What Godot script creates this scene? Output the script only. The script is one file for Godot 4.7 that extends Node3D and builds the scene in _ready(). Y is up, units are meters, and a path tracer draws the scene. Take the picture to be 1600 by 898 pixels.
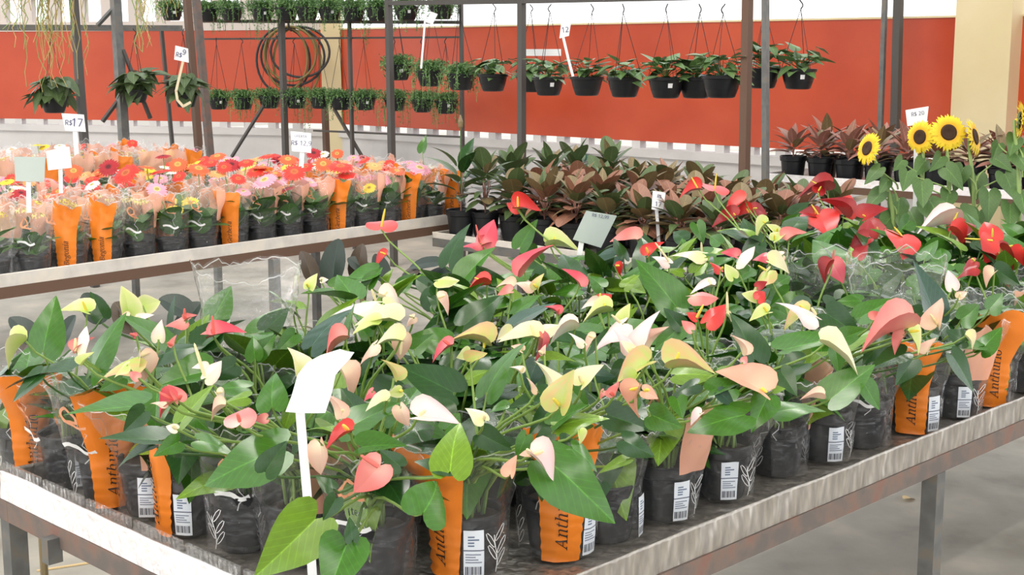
extends Node3D
# Plant nursery: benches of wrapped anthuriums, kalanchoes and gerberas, hanging baskets before an orange wall.

const EYE := Vector3(0, 1.7, 0)
const FOC := 2150.0            # focal length in pixels of the 1600 x 898 frame
const PITCH := -0.167713
const YAW := 0.776444
const BENCH := 0.8             # height of the anthurium bench
var cam_basis: Basis
var rng := RandomNumberGenerator.new()
var noise := FastNoiseLite.new()
var M := {}                    # materials
var G := {}                    # shared meshes
var names := {}


class MB:
	var v := PackedVector3Array()
	var uv := PackedVector2Array()
	var c := PackedColorArray()
	var ix := PackedInt32Array()
	var tint := Color.WHITE

	func vert(p: Vector3, t := Vector2.ZERO, col := Color(-1, 0, 0)) -> int:
		v.append(p)
		uv.append(t)
		c.append(tint if col.r < 0 else col)
		return v.size() - 1

	func tri(a: int, b: int, d: int) -> void:      # counter-clockwise from outside; stored clockwise
		ix.append(a)
		ix.append(d)
		ix.append(b)

	func quad(a: int, b: int, d: int, e: int) -> void:
		tri(a, b, d)
		tri(a, d, e)

	func face(a: Vector3, b: Vector3, d: Vector3, e: Vector3) -> void:
		quad(vert(a, Vector2(0, 0)), vert(b, Vector2(1, 0)), vert(d, Vector2(1, 1)), vert(e, Vector2(0, 1)))

	func box(o: Vector3, s: Vector3, b := Basis.IDENTITY) -> void:
		var h := s / 2.0
		for k in 3:
			for sg in [-1.0, 1.0]:
				var n := Vector3.ZERO
				n[k] = sg
				var u := Vector3.ZERO
				u[(k + 1) % 3] = sg
				var w := Vector3.ZERO
				w[(k + 2) % 3] = 1.0
				face(o + b * ((n - u - w) * h), o + b * ((n + u - w) * h), o + b * ((n + u + w) * h), o + b * ((n - u + w) * h))

	func bar(a: Vector3, b: Vector3, w: float, d: float, up := Vector3.UP) -> void:   # square bar from a to b
		var y := (b - a).normalized()
		if absf(y.dot(up)) > 0.95:
			up = Vector3(1, 0, 0)
		var x := up.cross(y).normalized()
		var z := x.cross(y)
		box((a + b) / 2.0, Vector3(w, (b - a).length(), d), Basis(x, y, z))

	func tube(pts: PackedVector3Array, r0: float, r1: float, sides := 5, cap := true) -> void:
		var n := pts.size()
		var prev := -1
		var ref := Vector3(0.3, 0.1, 1).normalized()
		for i in n:
			var d := (pts[mini(i + 1, n - 1)] - pts[maxi(i - 1, 0)]).normalized()
			var x := d.cross(ref)
			if x.length() < 0.05:
				x = d.cross(Vector3.RIGHT)
			x = x.normalized()
			ref = x.cross(d)
			var y := d.cross(x)
			var r := lerpf(r0, r1, float(i) / (n - 1))
			var at := v.size()
			for k in sides:
				var a := TAU * k / sides
				vert(pts[i] + (x * cos(a) + y * sin(a)) * r, Vector2(float(k) / sides, float(i) / (n - 1)))
			if prev >= 0:
				for k in sides:
					var k2 := (k + 1) % sides
					quad(prev + k, prev + k2, at + k2, at + k)
			prev = at
		if cap:
			var e := vert(pts[n - 1])
			var s := vert(pts[0])
			for k in sides:
				tri(prev + k, prev + (k + 1) % sides, e)
				tri(v.size() - 2 - n * sides + (k + 1) % sides, v.size() - 2 - n * sides + k, s)

	func lathe(profile: Array, seg := 20, o := Vector3.ZERO) -> void:   # profile: Vector2(radius, height), bottom to top on the outside
		for j in profile.size() - 1:
			var p: Vector2 = profile[j]
			var q: Vector2 = profile[j + 1]
			var a := v.size()
			for i in seg + 1:
				var t := TAU * i / seg
				vert(o + Vector3(sin(t) * p.x, p.y, cos(t) * p.x), Vector2(float(i) / seg, p.y))
				vert(o + Vector3(sin(t) * q.x, q.y, cos(t) * q.x), Vector2(float(i) / seg, q.y))
			for i in seg:
				quad(a + i * 2, a + i * 2 + 2, a + i * 2 + 3, a + i * 2 + 1)

	func grid(rows: Array, uvs := []) -> void:      # rows of PackedVector3Array; counter-clockwise when columns run right and rows run up
		var w: int = rows[0].size()
		var a := v.size()
		for j in rows.size():
			for i in w:
				vert(rows[j][i], Vector2(float(i) / (w - 1), float(j) / (rows.size() - 1)))
		for j in rows.size() - 1:
			for i in w - 1:
				quad(a + j * w + i, a + j * w + i + 1, a + (j + 1) * w + i + 1, a + (j + 1) * w + i)

	func add(other: MB, t: Transform3D) -> void:
		var a := v.size()
		for i in other.v.size():
			vert(t * other.v[i], other.uv[i], other.c[i])
		for i in other.ix:
			ix.append(a + i)

	func mesh() -> ArrayMesh:
		var n := PackedVector3Array()
		n.resize(v.size())
		for i in range(0, ix.size(), 3):
			var p := v[ix[i]]
			var nn := (v[ix[i + 2]] - p).cross(v[ix[i + 1]] - p)
			n[ix[i]] += nn
			n[ix[i + 1]] += nn
			n[ix[i + 2]] += nn
		for i in n.size():
			n[i] = n[i].normalized() if n[i].length_squared() > 1e-20 else Vector3.UP
		var arr := []
		arr.resize(Mesh.ARRAY_MAX)
		arr[Mesh.ARRAY_VERTEX] = v
		arr[Mesh.ARRAY_NORMAL] = n
		arr[Mesh.ARRAY_TEX_UV] = uv
		arr[Mesh.ARRAY_COLOR] = c
		arr[Mesh.ARRAY_INDEX] = ix
		var m := ArrayMesh.new()
		m.add_surface_from_arrays(Mesh.PRIMITIVE_TRIANGLES, arr)
		return m


# ------------------------------------------------------------------ objects
func numbered(n: String) -> String:
	names[n] = names.get(n, -1) + 1
	return n if names[n] == 0 else "%s_%03d" % [n, names[n]]


func tag(o: Node3D, label: String, category: String, group := "", kind := "") -> Node3D:
	if label:
		o.set_meta("label", label)
	if category:
		o.set_meta("category", category)
	if group:
		o.set_meta("group", group)
	if kind:
		o.set_meta("kind", kind)
	return o


func thing(n: String, label: String, category: String, at := Vector3.ZERO, group := "", turn := 0.0) -> Node3D:
	var o := Node3D.new()
	o.name = numbered(n)
	add_child(o)
	o.position = at
	o.rotation.y = turn
	return tag(o, label, category, group)


func part(n: String, mesh: Mesh, m: Material, parent: Node, t := Transform3D.IDENTITY) -> MeshInstance3D:
	var o := MeshInstance3D.new()
	o.mesh = mesh
	o.material_override = m
	o.name = numbered(n) if parent == self else n
	o.transform = t
	parent.add_child(o, true)
	return o


func struct(n: String, mesh: Mesh, m: Material) -> MeshInstance3D:
	var o := part(n, mesh, m, self)
	o.set_meta("kind", "structure")
	return o


# ------------------------------------------------------------------ measuring: rays of the calibrated camera
func ray(x: float, y: float) -> Vector3:
	return cam_basis * Vector3((x - 800.0) / FOC, (449.0 - y) / FOC, -1)


func at(x: float, y: float, d: float) -> Vector3:      # point at depth d along the lens axis
	return EYE + ray(x, y) * d


func on_y(x: float, y: float, h: float) -> Vector3:
	var r := ray(x, y)
	return EYE + r * ((h - EYE.y) / r.y)


func on_z(x: float, y: float, z: float) -> Vector3:
	var r := ray(x, y)
	return EYE + r * (z / r.z)


func depth(p: Vector3) -> float:
	return -(cam_basis.inverse() * (p - EYE)).z


# ------------------------------------------------------------------ materials
func mat(n: String, col: Color, rough := 0.7, metal := 0.0, spec := 0.5) -> StandardMaterial3D:
	var m := StandardMaterial3D.new()
	m.resource_name = n
	m.albedo_color = col
	m.roughness = rough
	m.metallic = metal
	m.metallic_specular = spec
	m.cull_mode = BaseMaterial3D.CULL_DISABLED
	M[n] = m
	return m


func rgb(r: int, g: int, b: int) -> Color:
	return Color8(r, g, b)


func lin(c: Color) -> Color:
	return c.srgb_to_linear()


func noise_tex(freq: float, ramp: Array, size := 512, octaves := 5, sd := 1, normal := 0.0) -> NoiseTexture2D:
	var f := FastNoiseLite.new()
	f.seed = sd
	f.frequency = freq
	f.fractal_octaves = octaves
	var t := NoiseTexture2D.new()
	t.width = size
	t.height = size
	t.seamless = true
	t.noise = f
	if normal > 0.0:
		t.as_normal_map = true
		t.bump_strength = normal
	else:
		var g := Gradient.new()
		g.offsets = PackedFloat32Array(ramp.map(func(q): return q[0]))
		g.colors = PackedColorArray(ramp.map(func(q): return q[1]))
		t.color_ramp = g
	return t


func crease_tex() -> NoiseTexture2D:       # sharp folds of crumpled film
	var f := FastNoiseLite.new()
	f.seed = 11
	f.noise_type = FastNoiseLite.TYPE_CELLULAR
	f.cellular_return_type = FastNoiseLite.RETURN_DISTANCE
	f.frequency = 0.022
	f.fractal_octaves = 2
	f.domain_warp_enabled = true
	f.domain_warp_amplitude = 18.0
	var t := NoiseTexture2D.new()
	t.width = 256
	t.height = 256
	t.seamless = true
	t.noise = f
	t.as_normal_map = true
	t.bump_strength = 14.0
	return t


func tri_tex(m: StandardMaterial3D, tex: Texture2D, scale: float) -> void:
	m.albedo_texture = tex
	m.uv1_triplanar = true
	m.uv1_world_triplanar = true
	m.uv1_scale = Vector3.ONE * scale


func leaf_texture() -> ImageTexture:
	# blade 0.72, midrib and side veins lighter; u across (0.5 is the midrib), v from the base up
	var im := Image.create(256, 256, false, Image.FORMAT_RGB8)
	for y in 256:
		for x in 256:
			var u := absf(x / 255.0 - 0.5) * 2.0
			var v := y / 255.0
			var k := 0.70 + 0.05 * noise.get_noise_2d(x * 2.0, y * 2.0)
			k += 0.28 * exp(-pow(u / 0.022, 2.0)) * (1.0 - 0.5 * v)
			var s := (v - u * 0.55) * 8.0
			var d := absf(s - roundf(s))
			k += 0.11 * exp(-pow(d / 0.055, 2.0)) * (1.0 - u * 0.8)
			im.set_pixel(x, y, Color(clampf(k * 0.98, 0, 1), clampf(k, 0, 1), clampf(k * 0.96, 0, 1)))
	return ImageTexture.create_from_image(im)


func label_texture() -> ImageTexture:       # the little white care label: bars and lines of print
	var im := Image.create(64, 128, false, Image.FORMAT_RGB8)
	im.fill(Color(0.93, 0.95, 0.98))
	var r := RandomNumberGenerator.new()
	r.seed = 5
	var x := 5
	while x < 58:
		var w := r.randi_range(1, 3)
		im.fill_rect(Rect2i(x, 8, w, 22), Color(0.15, 0.17, 0.22))
		x += w + r.randi_range(1, 3)
	for k in 4:
		im.fill_rect(Rect2i(6, 40 + k * 7, r.randi_range(30, 52), 3), Color(0.5, 0.53, 0.6))
	im.fill_rect(Rect2i(0, 72, 64, 3), Color(0.35, 0.38, 0.45))
	for k in 4:
		im.fill_rect(Rect2i(14, 84 + k * 8, r.randi_range(20, 36), 4), Color(0.42, 0.48, 0.58))
	return ImageTexture.create_from_image(im)


func make_materials() -> void:
	var lt := leaf_texture()
	var cols := {"d": rgb(62, 112, 50), "g": rgb(98, 162, 56), "l": rgb(166, 212, 70), "b": rgb(84, 124, 104)}
	for k in cols:
		var m := mat("leaf_" + k, cols[k], 0.24)
		m.albedo_texture = lt
		m.backlight_enabled = true
		m.backlight = Color(0.10, 0.16, 0.03)
	for q in [["aglaonema_red", rgb(214, 148, 124)], ["aglaonema_pink", rgb(240, 170, 158)], ["aglaonema_olive", rgb(186, 160, 118)], ["aglaonema_green", rgb(128, 152, 100)], ["rubber_leaf", rgb(62, 80, 70)], ["rubber_brown", rgb(118, 98, 84)], ["sunflower_leaf", rgb(126, 166, 96)], ["pothos_leaf", rgb(158, 196, 128)], ["far_leaf", rgb(112, 160, 90)]]:
		var m2 := mat(q[0], q[1], 0.42)
		m2.albedo_texture = lt
		m2.backlight_enabled = true
		m2.backlight = Color(0.2, 0.15, 0.1) if q[0].begins_with("agl") else Color(0.08, 0.12, 0.04)
	var sp := mat("spathe", Color.WHITE, 0.3)
	sp.vertex_color_use_as_albedo = true
	sp.backlight_enabled = true
	sp.backlight = Color(0.14, 0.13, 0.12)
	var fr := mat("vertex_paint", Color.WHITE, 0.6)
	fr.vertex_color_use_as_albedo = true
	fr.backlight_enabled = true
	fr.backlight = Color(0.12, 0.12, 0.1)
	mat("spadix_yellow", rgb(236, 214, 84), 0.6)
	mat("spadix_cream", rgb(244, 226, 176), 0.6)
	mat("spadix_pink", rgb(226, 110, 100), 0.6)
	mat("stalk", rgb(128, 158, 74), 0.45)
	mat("stalk_dark", rgb(74, 108, 52), 0.5)
	mat("stalk_far", rgb(150, 176, 104), 0.5)
	mat("pot", rgb(25, 27, 31), 0.36)
	mat("soil", rgb(70, 56, 46), 0.95)
	var film := mat("film", Color(1, 1, 1, 0.035), 0.05)
	film.transparency = BaseMaterial3D.TRANSPARENCY_ALPHA
	film.normal_enabled = true
	film.normal_scale = 1.0
	film.normal_texture = crease_tex()
	film.uv1_triplanar = true
	film.uv1_scale = Vector3.ONE * 7.0
	var fe := mat("film_edge", Color(1, 1, 1, 0.5), 0.3)
	fe.transparency = BaseMaterial3D.TRANSPARENCY_ALPHA
	var tube := mat("lamp_tube", Color.WHITE, 0.4)
	tube.emission_enabled = true
	tube.emission = Color(1.0, 0.98, 0.95)
	tube.emission_energy_multiplier = 20.0
	var os := mat("print_orange", rgb(247, 138, 42), 0.35)
	os.backlight_enabled = true
	os.backlight = Color(0.45, 0.2, 0.05)
	var ps := mat("print_peach", Color8(252, 186, 158, 185), 0.4)
	ps.transparency = BaseMaterial3D.TRANSPARENCY_ALPHA
	mat("print_swirl", rgb(240, 168, 128), 0.4)
	mat("print_white", rgb(240, 240, 238), 0.4)
	mat("print_ink", rgb(52, 34, 24), 0.5)
	mat("print_grey", rgb(60, 64, 72), 0.5)
	var lab := mat("care_label", Color.WHITE, 0.4)
	lab.albedo_texture = label_texture()
	mat("card", rgb(246, 246, 248), 0.5)
	mat("card_grey", rgb(172, 182, 176), 0.5)
	mat("ink_blue", rgb(62, 66, 110), 0.6)
	mat("wood_stick", rgb(232, 214, 180), 0.6)
	# steel, rust, masonry
	var rust := mat("rust_steel", Color.WHITE, 0.6, 0.15)
	tri_tex(rust, noise_tex(0.012, [[0.25, rgb(108, 100, 95)], [0.5, rgb(122, 106, 98)], [0.65, rgb(130, 106, 94)], [0.8, rgb(134, 100, 88)]], 512, 5, 3), 1.6)
	var steel := mat("grey_steel", Color.WHITE, 0.5, 0.2)
	tri_tex(steel, noise_tex(0.02, [[0.2, rgb(98, 98, 96)], [0.6, rgb(112, 112, 110)], [0.85, rgb(122, 112, 100)]], 256, 4, 4), 2.0)
	mat("dark_steel", rgb(78, 74, 70), 0.55, 0.1)
	mat("brown_steel", rgb(104, 78, 62), 0.6, 0.1)
	var zinc := mat("zinc", Color.WHITE, 0.28, 0.55)
	tri_tex(zinc, noise_tex(0.02, [[0.2, rgb(158, 152, 146)], [0.5, rgb(172, 166, 158)], [0.8, rgb(190, 183, 174)]], 512, 4, 12), 3.0)
	zinc.normal_enabled = true
	zinc.normal_scale = 0.7
	zinc.normal_texture = noise_tex(0.02, [], 256, 3, 9, 6.0)
	zinc.uv1_scale = Vector3(4.0, 0.9, 4.0)
	var white_tray := mat("white_tray", Color.WHITE, 0.3)
	tri_tex(white_tray, noise_tex(0.02, [[0.2, rgb(240, 234, 234)], [0.55, rgb(248, 245, 245)], [0.85, rgb(246, 234, 230)]], 256, 4, 13), 4.0)
	white_tray.normal_enabled = true
	white_tray.normal_texture = noise_tex(0.02, [], 256, 4, 9, 5.0)
	var board := mat("grey_board", Color.WHITE, 0.6)
	tri_tex(board, noise_tex(0.015, [[0.2, rgb(198, 192, 184)], [0.6, rgb(214, 208, 200)], [0.85, rgb(222, 212, 198)]], 256, 5, 14), 2.0)
	var conc := mat("concrete", Color.WHITE, 0.85)
	tri_tex(conc, noise_tex(0.006, [[0.1, rgb(150, 145, 134)], [0.4, rgb(168, 163, 152)], [0.6, rgb(174, 169, 158)], [0.9, rgb(190, 182, 168)]], 1024, 6, 15), 0.35)
	conc.normal_enabled = true
	conc.normal_scale = 0.3
	conc.normal_texture = noise_tex(0.03, [], 512, 5, 16, 3.0)
	var org := mat("orange_paint", Color.WHITE, 0.3)
	tri_tex(org, noise_tex(0.006, [[0.1, rgb(180, 64, 32)], [0.5, rgb(188, 70, 36)], [0.9, rgb(194, 77, 42)]], 512, 5, 17), 0.4)
	var wht := mat("white_wall", Color.WHITE, 0.8)
	tri_tex(wht, noise_tex(0.006, [[0.1, rgb(190, 187, 186)], [0.5, rgb(204, 201, 200)], [0.9, rgb(211, 208, 207)]], 512, 5, 18), 0.5)
	var crm := mat("cream_paint", Color.WHITE, 0.7)
	tri_tex(crm, noise_tex(0.006, [[0.1, rgb(220, 202, 158)], [0.6, rgb(227, 211, 170)], [0.9, rgb(231, 217, 180)]], 256, 5, 19), 0.5)
	mat("roof_sheet", rgb(196, 196, 194), 0.6, 0.2)
	mat("pier", rgb(210, 199, 192), 0.8)
	mat("hose_green", rgb(128, 110, 62), 0.5)
	mat("hose_black", rgb(52, 52, 54), 0.5)
	mat("fitting_green", rgb(50, 104, 84), 0.4)
	mat("wire", rgb(40, 38, 38), 0.5)
	mat("root_tan", rgb(196, 176, 112), 0.7)
	mat("sunflower_disc", rgb(64, 42, 26), 0.9)
	mat("straw", rgb(226, 200, 150), 0.8)


# ------------------------------------------------------------------ leaf, spathe and flower shapes (length 1 along +y from the stalk, face towards +z)
const HEART := [[0.0, 0.0], [0.06, -0.1], [0.15, -0.165], [0.25, -0.14], [0.335, -0.03], [0.37, 0.12], [0.355, 0.28], [0.30, 0.45], [0.22, 0.62], [0.135, 0.78], [0.055, 0.92], [0.0, 1.0]]
const BROAD := [[0.0, 0.0], [0.07, -0.12], [0.18, -0.20], [0.31, -0.17], [0.41, -0.05], [0.45, 0.12], [0.43, 0.30], [0.37, 0.47], [0.28, 0.63], [0.17, 0.79], [0.07, 0.92], [0.0, 1.0]]
const LANCE := [[0.0, 0.0], [0.03, 0.01], [0.08, 0.04], [0.13, 0.11], [0.17, 0.2], [0.19, 0.32], [0.19, 0.45], [0.17, 0.58], [0.13, 0.71], [0.08, 0.84], [0.03, 0.94], [0.0, 1.0]]
const OVAL := [[0.0, 0.0], [0.08, 0.0], [0.17, 0.03], [0.26, 0.1], [0.33, 0.2], [0.36, 0.34], [0.36, 0.5], [0.33, 0.65], [0.27, 0.79], [0.19, 0.9], [0.09, 0.97], [0.0, 1.0]]


func blade(outline: Array, fold: float, droop: float, wave: float, cup: float, twist := 0.0, ph := 0.0, paint := []) -> ArrayMesh:
	var b := MB.new()
	var n := outline.size()
	var cols := 4
	for s in [-1.0, 1.0]:
		var a := b.v.size()
		for k in n:
			var o := Vector2(outline[k][0], outline[k][1])
			var m := Vector2(0, maxf(0.0, (float(k) / (n - 1) - 0.22) / 0.78))
			for j in cols + 1:
				var f := float(j) / cols
				var q := m.lerp(o, f)
				var x: float = q.x * s
				var ed := q.x / 0.4
				var z := q.x * fold + cup * ed * ed * 0.3 - droop * q.y * absf(q.y) + wave * sin(q.y * 8.0 + ph + s) * ed * ed
				var p := Vector3(x, q.y, z)
				if twist != 0.0:
					p = p.rotated(Vector3.UP, twist * q.y)
				var col := Color.WHITE
				if paint.size():
					col = paint[0].lerp(paint[1], smoothstep(0.55, 1.0, f)).lerp(paint[2], smoothstep(0.45, 0.0, q.y) * (1.0 - f * 0.7))
					if paint[3]:
						col = col.lerp(paint[4], 0.5 * pow(absf(sin(ed * 9.0)), 6.0))
				b.vert(p, Vector2(x / 0.9 + 0.5, (q.y + 0.2) / 1.2), col)
		for k in n - 1:
			for j in cols:
				var i0 := a + k * (cols + 1) + j
				var i1 := i0 + cols + 1
				if s > 0:
					b.quad(i0, i0 + 1, i1 + 1, i1)
				else:
					b.quad(i0 + 1, i0, i1, i1 + 1)
	return b.mesh()


const SPATHE := {   # main colour, edge colour, base colour
	"r": ["e03834", "d52f30", "e84a40"], "R": ["a8242a", "981e26", "b8302e"], "k": ["e8596a", "e04a5c", "f08a86"], "p": ["f08a82", "ee7a78", "f6b0a0"],
	"s": ["fcd2bc", "f6bca6", "fae4c0"], "S": ["f8b498", "f2a68e", "fac4a4"], "c": ["fef8ea", "fad8cc", "f8f2c8"], "w": ["fdeaea", "f9c9c8", "fbe6d8"],
	"Y": ["faf4c8", "faeccc", "e6e898"], "y": ["dce690", "f0e8b4", "bcd462"], "v": ["d2d87c", "eab490", "a8c856"], "V": ["c8d07e", "d8cc7c", "b8cc62"]}


func spathe(code: String, shape: int) -> ArrayMesh:
	var key := "spathe_%s%d" % [code, shape]
	if not G.has(key):
		var main := lin(Color(SPATHE[code][0])) * 0.8
		var edge := lin(Color(SPATHE[code][1])) * 0.84
		var base := lin(Color(SPATHE[code][2]))
		var paint := [main, edge, base, code in ["V", "v"], lin(Color("e59a7e"))]
		var prm: Array = [[0.08, 0.2, 0.015, 0.05], [0.45, 0.3, 0.025, 0.25], [0.8, 0.45, 0.02, 0.5], [-0.25, 0.45, 0.03, -0.2]][shape]
		G[key] = blade(BROAD, prm[0], prm[1], prm[2], prm[3], 0.25 * (shape - 1), shape * 1.7, paint)
	return G[key]


func make_shapes() -> void:
	for k in 6:
		G["leaf%d" % k] = blade(HEART, [0.12, 0.3, 0.05, 0.22, 0.42, -0.1][k], [0.1, 0.22, 0.3, 0.05, 0.16, 0.25][k], [0.012, 0.02, 0.025, 0.015, 0.02, 0.02][k], [0.0, -0.06, -0.12, 0.06, 0.0, -0.1][k], [0.0, 0.2, -0.25, 0.15, -0.15, 0.3][k], k * 1.3)
	for k in 3:
		G["lance%d" % k] = blade(LANCE, [0.25, 0.4, 0.15][k], [0.35, 0.2, 0.55][k], 0.012, 0.0, [0.2, -0.2, 0.1][k], k)
		G["oval%d" % k] = blade(OVAL, [0.2, 0.1, 0.3][k], [0.15, 0.3, 0.1][k], 0.02, -0.04, 0.1, k)
	var sp := MB.new()
	sp.lathe([Vector2(0, 0), Vector2(0.055, 0.02), Vector2(0.062, 0.3), Vector2(0.055, 0.7), Vector2(0.035, 0.94), Vector2(0, 1.0)], 8)
	G.spadix = sp.mesh()
	# pots
	var p := MB.new()
	p.lathe([Vector2(0.0, 0.002), Vector2(0.046, 0.0), Vector2(0.05, 0.012), Vector2(0.058, 0.085), Vector2(0.063, 0.088), Vector2(0.065, 0.108), Vector2(0.062, 0.111), Vector2(0.059, 0.108), Vector2(0.056, 0.088)], 22)
	G.pot = p.mesh()
	var so := MB.new()
	so.lathe([Vector2(0.0575, 0.094), Vector2(0.04, 0.1), Vector2(0.0, 0.098)], 16)
	G.soil = so.mesh()
	var hp := MB.new()       # hanging bowl, unit: rim radius 0.105
	hp.lathe([Vector2(0.0, 0.0), Vector2(0.064, 0.0), Vector2(0.073, 0.006), Vector2(0.087, 0.045), Vector2(0.1, 0.1), Vector2(0.107, 0.102), Vector2(0.109, 0.118), Vector2(0.104, 0.12), Vector2(0.098, 0.116), Vector2(0.092, 0.085)], 22)
	G.hanging_pot = hp.mesh()
	var hs := MB.new()
	hs.lathe([Vector2(0.094, 0.09), Vector2(0.0, 0.1)], 16)
	G.hanging_soil = hs.mesh()


# stalk from a to b, leaving upwards
func stalk_mesh(a: Vector3, b: Vector3, r: float, rise := 0.55) -> ArrayMesh:
	var m := MB.new()
	var c1 := a + Vector3(0, (b.y - a.y) * rise + 0.02, 0)
	var c2 := b + (a - b) * 0.18 + Vector3(0, -0.02, 0)
	var pts := PackedVector3Array()
	for i in 8:
		pts.append(a.bezier_interpolate(c1, c2, b, i / 7.0))
	m.tube(pts, r * 1.25, r * 0.85, 5, false)
	return m.mesh()


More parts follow.
